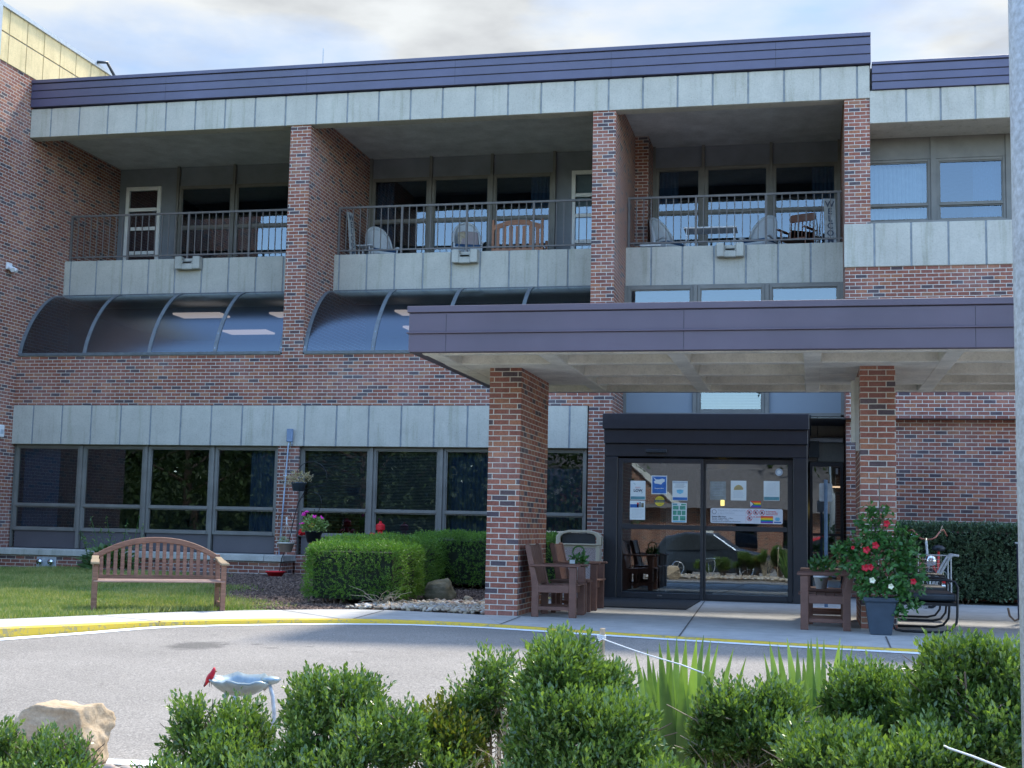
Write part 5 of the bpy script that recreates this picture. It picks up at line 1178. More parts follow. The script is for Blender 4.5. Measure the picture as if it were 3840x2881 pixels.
g = MB(); g.tube([(-.30, .25, 1.17), (-.24, .22, 1.19), (-.17, .15, 1.10), (-.12, .12, 1.05), (-.03, .12, 1.04), (.05, .12, 1.05), (.10, .13, 1.08), (.16, .2, 1.16), (.22, .25, 1.2), (.28, .3, 1.1)], .012, 8); obj('handlebar', g, simple('copper_grip_bar', (.36, .14, .10), .35, metal=.4), t, smooth=True)
g = MB(); g.tube([(-.05, .12, 1.0), (-.05, .12, 1.06)], .022, 8); g.tube([(.16, .2, 1.14), (.20, .18, 1.26)], .013, 6); g.tube([(-.3, .22, 1.14), (-.2, .18, 1.08)], .01, 6); obj('stem', g, m_chrome, t)
g = MB()
for z in (.62, .68, .74, .80):
    q = [(-.20, -.26, z), (.14, -.26, z), (.14, -.02, z), (-.20, -.02, z)]
    for i in range(4): g.bar(q[i], q[(i+1) % 4], .005, .005)
for i in range(9): x = -.20+.34*i/8; g.bar((x, -.26, .56), (x, -.26, .8), .004, .004); g.bar((x, -.02, .56), (x, -.02, .8), .004, .004); g.bar((x, -.26, .56), (x, -.02, .56), .004, .004)
obj('basket', g, m_chrome, t)
g = MB(); g.lathe([(0, .52), (.07, .54), (.09, .6), (.07, .66), (0, .7)], (.0, -.15, .12), 14); obj('headlamp', g, m_chrome, t, smooth=True)
g = MB(); g.lathe([(0, .86), (.09, .87), (.11, .91), (.06, .95), (0, .96)], (.18, .62, 0), 12); obj('saddle', g, m_blackp, t, smooth=True)
# folding cart frame
t = thing('folding_cart', 'tubular silver folding cart frame standing between patio chairs and tricycle', 'cart', (1.9, 20.3, 0))
for y in (0, .45):
    g = MB(); g.tube([(-.32, y, .06), (-.12, y, .55), (.02, y, .80), (.07, y, .83), (.14, y, .82)], .017, 8); obj('side_tube', g, m_galv, t, smooth=True); g = MB(); g.tube([(.03, y, .82), (.03, y, .06)], .010, 6); obj('leg', g, m_galv, t)
g = MB(); g.tube([(.05, 0, .83), (.05, .45, .83)], .014, 8); g.tube([(-.5, 0, .83), (.03, 0, .82)], .010, 6); g.tube([(-.32, 0, .06), (-.32, .45, .06)], .01, 6); obj('cross_bar', g, m_galv, t)
g = MB(); g.tube([(-.42, 0, .82), (-.42, 0, .2)], .006, 6); g.tube([(-.42, 0, .2), (.03, 0, .2)], .006, 6); obj('wire_side', g, m_galv, t)
# post with curled feet at the right
t = thing('metal_stand', 'dark blue metal stand with curled feet and dry leaves at the right picture edge', 'stand', (2.60, 18.4, 0))
g = MB(); g.box(-.04, .04, -.03, .03, .06, 1.02); obj('post', g, simple('navy_steel', (.02, .035, .08), .45), t, bevel=.008)
for s in (-1, 1): g = MB(); g.tube([(s*.16, 0, .20), (s*.14, 0, .1), (s*.08, 0, .04), (0, 0, .08)], .014, 8); obj('foot', g, m_bark2, t, smooth=True)
g = MB(); g.box(-.06, .02, -.035, .035, 1.02, 1.04); obj('cap', g, m_galv, t); blob_leaves(60, (.06, -.05, .55), (.07, .05, .07), .06, .03, m_dry, t, 'dry_leaves'); blob_leaves(50, (.08, -.05, .22), (.08, .05, .1), .06, .03, m_dry, t, 'dry_leaves')

# ================================================================== balcony furniture
ZB = 6.5
def wicker_chair(label, loc, rz, pillow=0):
    t = thing('wicker_chair', label, 'wicker chair', loc, rz, 'white wicker chairs on the balconies')
    n = 20; v = []; g = MB()
    for j in range(7):
        for i in range(n+1):
            a = pi*(i/n); x = -.30*cos(a); hgt = .42+.55*sin(a)**.7; z = .36+(hgt-.36)*j/6; yb = .20*sin(a)**.8+.10*(j/6)*sin(a); v.append((x*(1-.06*(j/6)), yb, z))
    f = [(j*(n+1)+i, j*(n+1)+i+1, (j+1)*(n+1)+i+1, (j+1)*(n+1)+i) for j in range(6) for i in range(n)]; g.add(v, f); o = obj('woven_back', g, m_wick, t, smooth=True)
    so_ = o.modifiers.new('thick', 'SOLIDIFY'); so_.thickness = .03
    g = MB(); pts = [(-.30*cos(pi*i/n)*.94, .20*sin(pi*i/n)**.8+.10*sin(pi*i/n), .42+.55*sin(pi*i/n)**.7) for i in range(n+1)]; g.tube([(-.31, -.30, .44)]+[(-.30, -.2, .46)]+pts+[(.30, -.2, .46), (.31, -.30, .44)], .026, 8); obj('rolled_rim', g, m_wick, t, smooth=True)
    g = MB(); g.box(-.28, .28, -.28, .2, .30, .34); obj('seat', g, m_wick, t); g = MB(); g.box(-.26, .26, -.28, .19, .34, .40); obj('seat_cushion', g, m_navyc, t, bevel=.02, seg=2)
    g = MB()
    for i in range(12):
        x = -.28+i*.56/12
        g.bar((x, -.285, .15), (x+.047, -.285, .31), .01, .01); g.bar((x+.047, -.285, .15), (x, -.285, .31), .01, .01)
    for s in (-1, 1):
        for i in range(9): y = -.27+i*.05; g.bar((s*.285, y, .15), (s*.285, y+.05, .31), .01, .01); g.bar((s*.285, y+.05, .15), (s*.285, y, .31), .01, .01)
    obj('woven_skirt', g, m_wick, t)
    for sx in (-1, 1):
        for y in (-.27, .2): g = MB(); g.tube([(sx*.27, y, 0), (sx*.29, y, .46 if y < 0 else .4)], .02, 8); obj('leg', g, m_wick, t, smooth=True)
    if pillow: g = MB(); g.add(*(lambda: (lambda m: (m.v, m.f))(MB().box(-.19, .19, -.06, .05, -.17, .17)))()); g.xf(Matrix.Translation((.06, .08, .58)) @ Euler((radians(-14), 0, radians(8))).to_matrix().to_4x4()); obj('pillow', g, m_pill, t, bevel=.045, seg=4); g = MB(); g.box(-.19, -.03, .0, .05, .44, .72); obj('patterned_pillow', g, simple('patterned_fabric', (.35, .30, .22), .9, var=.7, vs=18), t, bevel=.02, seg=2)
    return t
wicker_chair('white wicker armchair with navy cushion at the left of the middle balcony', (-9.02, 26.95, ZB), radians(40))
wicker_chair('white wicker armchair holding a grey pillow on the middle balcony', (-7.05, 26.75, ZB), radians(20), 1)
wicker_chair('white wicker armchair left of the white folding table on the right balcony', (-2.92, 26.95, ZB), radians(55))
wicker_chair('white wicker armchair right of the white folding table on the right balcony', (-1.0, 26.95, ZB), radians(-30))
def small_table(name, label, loc, w, d, h, leg=.011, top=.035):
    t = thing(name, label, 'table', loc); g = MB(); g.box(-w/2, w/2, -d/2, d/2, h-top, h); obj('tabletop', g, m_pwhite, t, bevel=.01, seg=2)
    for x in (-w/2+.06, w/2-.06):
        for y in (-d/2+.05, d/2-.05): g = MB(); g.tube([(x*1.04, y, 0), (x, y, h-top)], leg, 8); obj('leg', g, m_pwhite, t)
    return t
small_table('folding_table', 'white folding table between two wicker chairs on the right balcony', (-1.98, 26.7, ZB), 1.05, .55, .62)
small_table('white_stool', 'low white plastic stool by the pillar on the right balcony', (-3.15, 26.45, ZB), .42, .32, .26, .014, .04)
small_table('side_stool', 'small white metal side stool beside the leftmost wicker chair', (-9.18, 26.5, ZB), .34, .3, .42, .01, .02)
t = thing('wooden_bench_seat', 'orange slatted wooden bench back near the door of the middle balcony', 'wooden seat', (-5.93, 26.8, ZB), 0)
w = .52
for s in (-1, 1): g = MB(); g.bar((s*w, -.2, 0), (s*w, -.2, .92), .05, .045, up=(0, 1, 0)); obj('post', g, m_orange, t, bevel=.005); g = MB(); g.bar((s*w, .25, 0), (s*w, .25, .55), .05, .045, up=(0, 1, 0)); obj('leg', g, m_orange, t)
g = MB(); n = 16; v = []
for i in range(n+1):
    x = -w+2*w*i/n; z = .80+.085*(1-(abs(x)/w)**2.0)+(.02 if abs(x) < .3 else 0); v += [(x, -.22, z-.10), (x, -.185, z-.10), (x, -.185, z), (x, -.22, z)]
g.add(v, [(i*4+j, i*4+(j+1) % 4, (i+1)*4+(j+1) % 4, (i+1)*4+j) for i in range(n) for j in range(4)]); obj('top_rail', g, m_orange, t)
for i in range(7): x = -.42+i*.14; g = MB(); g.bar((x, -.2, .28), (x, -.2, .78), .075, .02, up=(0, 1, 0)); obj('back_slat', g, m_orange, t)
g = MB(); g.bar((-w, -.2, .28), (w, -.2, .28), .03, .06); g.box(-w, w, -.2, .27, .33, .36); obj('seat', g, m_orange, t)
t = thing('rocking_chair', 'dark brown wooden rocking chair on the right balcony', 'rocking chair', (-.28, 27.0, ZB), radians(-25))
g = MB(); g.extr([(-.30, .92), (-.25, 1.0), (.25, 1.0), (.30, .92), (.26, .84), (-.26, .84)], 'y', .22, .25); obj('headrest', g, m_rockw, t, bevel=.01)
for i in range(7): x = -.24+i*.08; g = MB(); g.tube([(x, .18, .42), (x*1.02, .235, .86)], .012, 6); obj('spindle', g, m_rockw, t)
g = MB(); g.box(-.27, .27, -.25, .22, .38, .42); obj('seat', g, m_rockw, t, bevel=.01)
for s in (-1, 1):
    g = MB(); g.tube([(s*.26, -.4, .08), (s*.26, -.2, .02), (s*.26, 0, 0), (s*.26, .3, .03), (s*.26, .5, .12)], .018, 6); obj('rocker', g, m_rockw, t)
    g = MB(); g.box(s*.29-.03, s*.29+.03, -.3, .2, .60, .625); obj('armrest', g, m_rockw, t)
    for y in (-.2, .16): g = MB(); g.tube([(s*.25, y, .02), (s*.27, y, .60)], .016, 6); obj('leg', g, m_rockw, t)
def welcome(label, loc, rz, tilt):
    t = thing('welcome_sign', label, 'sign', loc, rz, 'narrow welcome boards on the balconies'); g = MB(); g.box(-.11, .11, 0, .02, 0, 1.12); o = obj('board', g, simple('whitewashed_board', (.40, .42, .42), .8, var=.25, vs=12), t); 
    for i, c in enumerate('WELCOME'):
        q = text(c, .17, (0, -.001, .95-i*.148), R90, m_ink, t, 'CENTER', .0008, bold=.004)
    t.rotation_euler = (radians(tilt), 0, rz); return t
welcome('narrow upright WELCOME board at the right end of the right balcony', (.36, 26.35, ZB), radians(12), -6)
welcome('narrow WELCOME board seen almost edge-on at the left of the middle balcony', (-9.38, 26.35, ZB), radians(78), -6)
t = thing('bare_plant', 'bare twiggy plant beside the WELCOME board on the right balcony', 'plant', (.1, 26.7, ZB)); g = MB()
for i in range(12): a = random.uniform(-1, 1); g.tube([(0, 0, .1), (a*.1, 0, .6), (a*.3-.05, 0, random.uniform(.8, 1.25))], [.006, .004, .002], 4)
obj('twigs', g, m_bark2, t); g = MB(); g.lathe([(.09, 0), (.12, .16), (.1, .16)], n=14); obj('pot', g, m_blackp, t)
t = thing('dark_planter', 'pair of dark low planters with foliage behind the right balcony chairs', 'planter', (-.35, 27.5, ZB)); g = MB(); g.box(-.8, .8, -.12, .12, 0, .3); obj('trough', g, m_blackp, t, bevel=.01); blob_leaves(260, (0, 0, .36), (.75, .12, .12), .06, .03, m_hedge2, t, 'foliage')

# ================================================================== foreground shrubs
def shrub(label, lobes, n, mat=m_box, L0=.0265, W0=.0125, k=8, slen=.055, sparse=0., base=None, stems=7, bark=m_bark2, name='boxwood_shrub', grp='boxwood shrubs along the foreground bed', low=-.6, yellow=0., depth=.35, tops=1.):
    lobes = [tuple(l) for l in lobes]; n0 = len(lobes); rs = random.Random(len(label)*7+int(abs(lobes[0][0])*100))
    for l in list(lobes):       # uneven secondary clumps on the upper half of each clump
        for _ in range(3):
            a = rs.uniform(0, 2*pi); e = rs.uniform(-.1, .75); q = rs.uniform(.3, .48)
            lobes.append((l[0]+l[3]*.72*cos(a)*cos(e), l[1]+l[4]*.72*sin(a)*cos(e), l[2]+l[5]*.72*sin(e), l[3]*q, l[4]*q, l[5]*q))
    cx = sum(l[0] for l in lobes)/len(lobes); cy = sum(l[1] for l in lobes)/len(lobes); gz = zi(cx, cy)
    bx = base or (cx, cy); t = thing(name, label, 'shrub', (bx[0], bx[1], gz), 0, grp, world=True)
    n = int(n*1.05); P, D, idx, Lr = lobe_points(lobes, n, low=low); kp = outside(P, idx, lobes)
    nzv = np.array([mnoise.noise(Vector((p[0]*5, p[1]*5, p[2]*5))) for p in P])
    kp &= (nzv > -.55+sparse) | (RNG.random(n) < .12); P, D, nzv = P[kp], D[kp], nzv[kp]
    m = len(P); inset_ = RNG.uniform(0, 1, m)**2.2*depth; P = P-D*(inset_[:, None]*.35)+D*(nzv[:, None]*.045)
    Dr = D*.65+np.array([0, 0, .8])+RNG.normal(0, .28, (m, 3)); V, F = sprigs(P-nrm(Dr)*slen*.5, Dr, RNG.uniform(slen*.6, slen*1.5, m)*(1+.5*(D[:, 2] > .5)*tops), k, L0, W0, spread=.85)
    kk = int(len(F)*(1-yellow)) if yellow else len(F)
    np_mesh('foliage', V, F, mat, t)
    g = MB(); b0 = Vector((bx[0], bx[1], gz-.02))
    for l in lobes[:n0]:
        c = Vector(l[:3])
        for i in range(max(2, stems//2)):
            e = c+Vector((random.gauss(0, l[3]*.45), random.gauss(0, l[4]*.4), random.uniform(-.2, .6)*l[5])); mid = b0.lerp(e, .5)+Vector((random.gauss(0, .03), random.gauss(0, .03), .02)); s0 = b0+Vector((random.gauss(0, .04), random.gauss(0, .04), 0)); g.tube([s0, mid, e], [.010, .007, .003], 5)
            for q in range(6):
                u = random.uniform(.5, 1); p = mid.lerp(e, u); g.tube([p, p+Vector((random.gauss(0, .06), random.gauss(0, .06), random.uniform(.02, .1)))], [.003, .0015], 4)
    obj('stems', g, bark, t)
    return t
def LB(px, py, rx, ry, Y, dr=None):      # lobe whose centre and half sizes are given on the photograph, at depth Y
    c = at(px, py, Y); s = (c-Vector((0, 0, EYE))).dot(_fw)/2899.; return (c.x, c.y, c.z-.022, max(12, rx-8)*s, (dr if dr else max(16, min(rx, ry)-5)*s*1.2), max(12, ry-26)*s)
shrub('dark green boxwood shrub cut by the bottom left corner of the photo', [LB(-8, 1640, 52, 85, 5.0), LB(40, 1700, 60, 70, 4.9)], 750)
shrub('low boxwood shrub in front of the tan boulder', [LB(118, 1665, 68, 90, 5.0), LB(75, 1620, 28, 40, 5.0), LB(165, 1625, 25, 40, 5.0), LB(130, 1720, 95, 80, 4.9)], 1300)
shrub('boxwood shrub with two peaks in front of the bird bath', [LB(515, 1575, 58, 66, 5.3), LB(425, 1590, 60, 84, 5.3), LB(470, 1548, 40, 44, 5.3), LB(575, 1600, 28, 45, 5.3), LB(485, 1660, 88, 80, 5.2)], 2600, sparse=.12, tops=1.6)
shrub('small low boxwood between the boulder and the bird bath shrub', [LB(352, 1680, 45, 48, 4.9), LB(400, 1700, 50, 50, 4.8)], 480)
shrub('broad bushy boxwood right of the bird bath', [LB(700, 1545, 85, 88, 5.0), LB(762, 1530, 72, 82, 5.05), LB(660, 1620, 62, 90, 4.9), LB(800, 1620, 95, 95, 4.9), LB(870, 1600, 60, 75, 4.9), LB(740, 1690, 130, 90, 4.8)], 5200)
shrub('low boxwood filling the gap left of the broad bushy one', [LB(590, 1680, 52, 55, 4.8), LB(545, 1690, 50, 50, 4.8)], 700)
shrub('yellowing thin boxwood shrub near the middle of the foreground bed', [LB(950, 1560, 52, 60, 5.2), LB(985, 1620, 62, 80, 5.1), LB(930, 1600, 35, 60, 5.1)], 1300, mat=m_boxy, sparse=.25)
shrub('tall thin boxwood with bare pale stems near the middle of the bed', [LB(1062, 1490, 48, 66, 5.3), LB(1010, 1530, 42, 50, 5.3), LB(1040, 1560, 62, 50, 5.3), LB(960, 1680, 60, 60, 5.0)], 1500, sparse=.22, bark=m_bark, stems=12, base=(at(1085, 1690, 5.3).x, 5.3), tops=1.8)
shrub('tallest rounded boxwood left of the wooden stake', [LB(1215, 1450, 82, 80, 4.9), LB(1170, 1500, 60, 70, 4.9), LB(1290, 1500, 75, 80, 5.0), LB(1230, 1570, 118, 100, 4.8), LB(1330, 1600, 95, 95, 4.8), LB(1150, 1620, 60, 80, 4.8), LB(1250, 1690, 150, 90, 4.7), LB(1380, 1680, 55, 70, 4.7)], 8200)
shrub('open boxwood with reddish dead patches beside the spiky leaves', [LB(1580, 1530, 56, 52, 5.0), LB(1660, 1520, 42, 45, 5.1), LB(1700, 1540, 38, 45, 5.1), LB(1630, 1590, 88, 60, 5.0), LB(1530, 1560, 40, 55, 5.0), LB(1590, 1620, 110, 40, 5.0)], 3000, sparse=.12, mat=m_box, bark=m_bark, stems=10, base=(at(1610, 1700, 5.0).x, 5.0))
shrub('boxwood shrub right of the second clump of spiky leaves', [LB(1880, 1500, 85, 62, 5.2), LB(1810, 1530, 35, 45, 5.2), LB(1950, 1540, 60, 70, 5.1), LB(1890, 1580, 60, 55, 5.1)], 3000)
shrub('large dense boxwood beside the grey pole at right', [LB(2060, 1450, 82, 75, 4.9), LB(2150, 1470, 80, 100, 4.9), LB(2010, 1520, 60, 80, 4.9), LB(2130, 1590, 110, 120, 4.8), LB(2030, 1640, 90, 90, 4.7), LB(2210, 1620, 80, 150, 4.8)], 7400)
shrub('wide low boxwood filling the bottom right of the bed', [LB(1800, 1650, 105, 85, 4.7), LB(1900, 1690, 110, 90, 4.6), LB(1730, 1620, 50, 60, 4.8), LB(1980, 1660, 70, 70, 4.6)], 4200)
shrub('low boxwood at the foot of the tallest rounded one', [LB(1440, 1700, 70, 60, 4.6), LB(1100, 1700, 50, 50, 4.6)], 700)
# dead twig shrub
t = thing('dead_shrub', 'bare dead shrub with pale branching stems inside the foreground bed', 'dead shrub', (at(1085, 1690, 5.0).x, 5.0, zi(-1.4, 5.0)), world=True)
g = MB()
def twig(p, d, l, r, lev):
    q = p+d*l; g.tube([p, (p+q)/2+Vector((random.gauss(0, .008), random.gauss(0, .008), 0)), q], [r, r*.8, r*.6], 5)
    if lev:
        for _ in range(random.choice((2, 3, 3))): twig(p.lerp(q, random.uniform(.6, 1)), (d+Vector((random.gauss(0, .45), random.gauss(0, .3), random.uniform(-.1, .3)))).normalized(), l*random.uniform(.55, .85), r*.6, lev-1)
b0 = Vector((at(1085, 1690, 5.0).x, 5.0, zi(-1.4, 5.0)))
for a in (-.25, .1, .35): twig(b0, Vector((a, .1, 1)).normalized(), .22, .009, 4)
obj('branches', g, simple('bare_pale_wood', (.50, .42, .30), .9, var=.2), t)
t = thing('dead_shrub', 'brown dead twigs showing through the open boxwood by the spiky leaves', 'dead shrub', (at(1610, 1700, 4.95).x, 4.95, zi(.2, 5.0)), world=True); g = MB(); b0 = Vector((at(1610, 1700, 4.95).x, 4.95, zi(.2, 5.0)))
for a in (-.35, .3): twig(b0, Vector((a, .0, 1)).normalized(), .18, .005, 3)
obj('branches', g, simple('reddish_dead_wood', (.34, .22, .15), .9, var=.3), t)
# yucca clumps
def yucca(label, tips, base, Y, n_extra):
    bx = at(base, 1600, Y); gz = zi(bx.x, Y); t = thing('yucca', label, 'yucca', (bx.x, Y, gz), 0, 'spiky yucca clumps behind the boxwoods', world=True)
    VV = []; FF = []; o = 0
    lst = [(at(px, py, Y+random.uniform(-.15, .15)), w) for px, py, w in tips]+[(Vector((bx.x+random.gauss(0, .24), Y+random.gauss(0, .22), gz+random.uniform(.35, .75))), random.uniform(.022, .034)) for _ in range(n_extra)]
    for tip, w in lst:
        b = Vector((bx.x+(tip.x-bx.x)*.25+random.gauss(0, .02), Y+(tip.y-Y)*.2, gz)); d = tip-b; s = Vector((cos(random.uniform(-.6, .6)), sin(random.uniform(-.6, .6)), 0)); s = (s-d.normalized()*s.dot(d.normalized())).normalized(); nn = s.cross(d.normalized())
        K = 9
        for i in range(K+1):
            u = i/K; c = b+d*u+Vector((d.x, d.y, 0))*(.25*(u*u-u)); ww = 1.3*w*(.65+.5*sin(min(1, u*1.25)*pi*.6))*(1-u**3.2)+.0004; VV += [c-s*ww+nn*ww*.35, c-nn*.002, c+s*ww+nn*ww*.35]
        for i in range(K):
            a = o+i*3; FF += [(a, a+1, a+4, a+3), (a+1, a+2, a+5, a+4)]
        o += 3*(K+1)
    np_mesh('leaves', np.array([v[:] for v in VV]), np.array(FF), m_yuc, t)
    g = MB(); g.lathe([(.07, -.02), (.08, .12), (.04, .22)], (bx.x, Y, gz), 10); obj('crown_base', g, m_bark2, t)
T1 = [(1308, 1418, .016), (1345, 1425, .017), (1372, 1408, .017), (1398, 1402, .02), (1410, 1425, .02), (1424, 1388, .022), (1442, 1380, .022), (1462, 1376, .021), (1482, 1378, .022), (1505, 1376, .022), (1520, 1372, .02), (1535, 1382, .022), (1552, 1388, .02), (1450, 1420, .022), (1388, 1440, .02), (1475, 1430, .024), (1500, 1420, .024), (1420, 1450, .022), (1585, 1400, .018), (1530, 1440, .022), (1360, 1460, .018), (1612, 1420, .016)]
yucca('dense clump of upright spiky yucca leaves right of the wooden stake', T1, 1465, 5.7, 16)
T2 = [(1662, 1385, .022), (1680, 1392, .022), (1700, 1378, .023), (1722, 1400, .022), (1745, 1382, .024), (1752, 1378, .018), (1765, 1376, .021), (1780, 1380, .016), (1650, 1410, .016), (1815, 1378, .024), (1820, 1392, .018), (1842, 1396, .02), (1850, 1410, .016), (1735, 1420, .022), (1796, 1450, .02)]
yucca('second clump of bright yucca spikes between two boxwoods', T2, 1760, 5.9, 5)
# boulder, bird bath, bird
bl = rock('boulder', 'large tan sandstone boulder at the bottom left beside the road', (at(132, 1585, 6.5).x, 6.5, at(132, 1585, 6.5).z-.01), (.31, .22, .225), m_stoneL, 21, [(Vector((.95, -.1, .2)).normalized(), .72), (Vector((0, 0, 1)), .72), (Vector((-.5, 0, .85)).normalized(), .74), (Vector((.1, -1, .1)).normalized(), .7)], parts=5)
c = at(520, 1478, 6.2); s = 6.2*1.09/2899
t = thing('bird_bath', 'galvanised leaf-shaped bird bath on a curved leg behind the boxwood', 'bird bath', (c.x, 6.2, c.z))
v = []; NR, NA = 7, 36
for i in range(NR+1):
    q = i/NR
    for j in range(NA):
        a = 2*pi*j/NA; R_ = 72*s*(1+.05*sin(a*7)); x = R_*cos(a)*q; y = .62*R_*sin(a)*q; z = -.060+.075*q**2.2+.006*q*q*sin(a*7+.5)+.022*q*q*max(0, sin(a))+.003*sin(a*14)*q; v.append((x, y, z))
f = [(i*NA+j, i*NA+(j+1) % NA, (i+1)*NA+(j+1) % NA, (i+1)*NA+j) for i in range(NR) for j in range(NA)]; g = MB(); g.add(v, f); o = obj('leaf_bowl', g, m_lead, t, smooth=True); o.modifiers.new('thick', 'SOLIDIFY').thickness = .008
g = MB(); g.tube([(.12, 0, -.02), (.15, 0, -.0), (.168, 0, -.05), (.18, 0, -.14), (.165, 0, -.25), (.12, 0, -.38), (.06, 0, -.5)], .011, 8); obj('curved_leg', g, m_galv, t, smooth=True)
g = MB(); g.tube([(-.1, .05, -.04), (-.08, .06, -.25), (0, .02, -.5)], .010, 8); g.tube([(0, -.06, -.05), (.02, -.04, -.5)], .01, 8); obj('leg', g, m_galv, t, smooth=True)
g = MB(); g.lathe([(0, 0), (.03, .012), (.045, .03), (.03, .04), (0, .045)], (.155, 0, .0), 12, sx=1.2, sy=.8); obj('leaf_stem', g, m_lead, t, smooth=True)
cb = at(454, 1466, 6.15)
t = thing('cardinal_figure', 'small red cardinal bird perched on the left rim of the bird bath', 'bird', (cb.x, 6.15, cb.z-.022))
g = MB(); pr_ = [((-.022, -.012), .004), ((-.016, .004), .010), ((-.006, .020), .0175), ((.004, .034), .018), ((.011, .046), .014), ((.016, .057), .0125), ((.018, .066), .009), ((.019, .076), .003)]
g.tube([(p[0], 0, p[1]) for p, r_ in pr_], [r_*.9 for p, r_ in pr_], 12); obj('body', g, m_redp, t, smooth=True)
g = MB(); g.tube([(.026, 0, .057), (.036, 0, .055)], [.005, .001], 6); obj('beak', g, m_orange, t); g = MB(); g.tube([(-.016, 0, .006), (-.03, 0, -.018)], [.008, .005], 6); obj('tail', g, simple('dark_red_feather', (.12, .01, .015), .6), t)
g = MB(); g.tube([(0, -.005, .006), (0, -.005, -.018)], .0018, 4); g.tube([(.004, .006, .006), (.004, .006, -.018)], .0018, 4); obj('legs', g, m_ink, t)
# stakes and rope
s0_ = at(1302, 1358, 5.5); t = thing('wooden_stake', 'rough wooden stake standing among the shrubs with white rope tied round it', 'stake', (s0_.x, 5.5, zi(s0_.x, 5.5)))
h = s0_.z-zi(s0_.x, 5.5); g = MB(); g.tube([(-.035, 0, -.02), (-.012, 0, h*.55), (-.003, 0, h*.8), (0, 0, h)], [.013, .012, .0125, .0115], 7); obj('stake', g, simple('weathered_stake', (.50, .38, .26), .85, var=.45, vs=22), t)
g = MB(); z = at(1302, 1381, 5.5).z-zi(s0_.x, 5.5)
for k_ in range(3): g.tube([(.016*cos(a*pi/6)-.005, .016*sin(a*pi/6), z+k_*.007+.002*sin(a)) for a in range(12)], .0035, 5, closed=True)
obj('knot', g, m_pwhite, t)
t = thing('rope', 'white rope running from the wooden stake down into the shrubs', 'rope', (s0_.x, 5.5, zi(s0_.x, 5.5)), world=True)
a = at(1302, 1381, 5.48); b = at(1470, 1436, 5.1); g = MB(); n = 14; g.tube([a.lerp(b, i/n)+Vector((0, 0, -.004*sin(pi*i/n))) for i in range(n+1)]+[at(1520, 1455, 5.0)], .0026, 6); g.tube([a, at(1290, 1386, 5.46), at(1276, 1384, 5.45), at(1264, 1378, 5.44)], .003, 6); obj('strand', g, m_pwhite, t, smooth=True)
t = thing('rope', 'white rope crossing the bottom right corner in front of the shrubs', 'rope', (at(2050, 1617, 4.2).x, 4.2, -.2), world=True)
g = MB(); g.tube([at(2040, 1612, 4.35), at(2050, 1617, 4.2), at(2100, 1634, 4.15), at(2172, 1662, 4.05), at(2260, 1700, 4.0)], .0032, 6); obj('strand', g, m_pwhite, t, smooth=True)
t = thing('leafy_weed', 'broad-leaved green weed low between the two dead-stemmed shrubs', 'weed', (at(1500, 1640, 4.7).x, 4.7, zi(0, 4.7)))
blob_leaves(60, (0, 0, .15), (.2, .15, .14), .11, .06, m_ger, t, 'leaves', .4)
# pole at the right edge
px_ = at(2191, 700, 4.0).x; t = thing('light_pole', 'thick pale grey pole rising along the right edge of the photo', 'pole', (px_+.105, 4.0, zi(.6, 4)-.05))
g = MB(); g.tube([(0, 0, 0), (0, 0, 3), (0, 0, 7.5)], [.105, .105, .095], 40); obj('shaft', g, simple('speckled_grey_pole', (.42, .48, .53), .55, metal=.0, var=.28, vs=60, bs=.2, bscale=300), t, smooth=True)
g = MB(); g.lathe([(.2, 0), (.2, .04), (.13, .06)], n=24); obj('base_flange', g, m_galv, t)
g = MB(); g.box(-.115, -.1, -.02, .02, 2.93, 3.0); obj('bracket', g, m_galv, t)

# ================================================================== what the glass reflects: the far side of the drive
def tree(label, x, y, h, r, n=9000):
    z0 = zroad(x, y)-.1; t = thing('shade_tree', label, 'tree', (x, y, z0), 0, 'trees across the drive seen in the window reflections')
    g = MB(); g.tube([(0, 0, 0), (.1, 0, h*.25), (0, .1, h*.55), (.1, 0, h*.85)], [.26, .2, .14, .05], 9); ends = []
    for i in range(12):
        a = i*2.4; z = h*(.28+.045*i); e = Vector((cos(a)*r*.7, sin(a)*r*.7, z+h*.16)); g.tube([(0, 0, z), (cos(a)*r*.3, sin(a)*r*.3, z+h*.06), e], [.1, .07, .03], 6); ends.append(e)
    obj('trunk', g, m_bark2, t); lob = [(e.x, e.y, e.z, r*.42, r*.42, h*.13) for e in ends]+[(e.x*.9, e.y*.9, 2.4+(i_%3)*.5, r*.4, r*.4, 1.7) for i_, e in enumerate(ends)]+[(0, 0, h*.82, r*.6, r*.6, h*.18), (0, 0, h*.55, r*.7, r*.7, h*.25)]
    P, D, idx, _ = lobe_points(lob, n, low=-.9); P = P-D*RNG.uniform(-.15, .6, (len(P), 1)); V, F = leaf_geo(P, RNG.normal(0, 1, P.shape)+np.array([0, 0, -.4]), RNG.normal(0, .6, P.shape)+np.array([0, 0, .8]), RNG.uniform(.22, .42, len(P)), RNG.uniform(.13, .22, len(P)), .1); np_mesh('crown', V, F, m_tree, t)
for i, (x, y, h, r) in enumerate(((-30, -13, 12, 5.5), (-21.5, -15, 11, 5), (-14.5, -21, 13, 6), (-38, -20, 14, 6.5), (9, -24, 12, 5.5), (3.0, -30, 13, 6), (-26, -27, 15, 7))):
    tree(['leafy tree across the drive, leftmost but one', 'leafy tree reflected in the second ground-floor window', 'leafy tree reflected in the windows right of the hanging pots', 'tallest dense tree far left across the drive', 'tree across the drive reflected in the right glass door', 'tree behind the house reflected beside the door sign', 'big tree behind the row across the drive'][i], x, y, h, r)
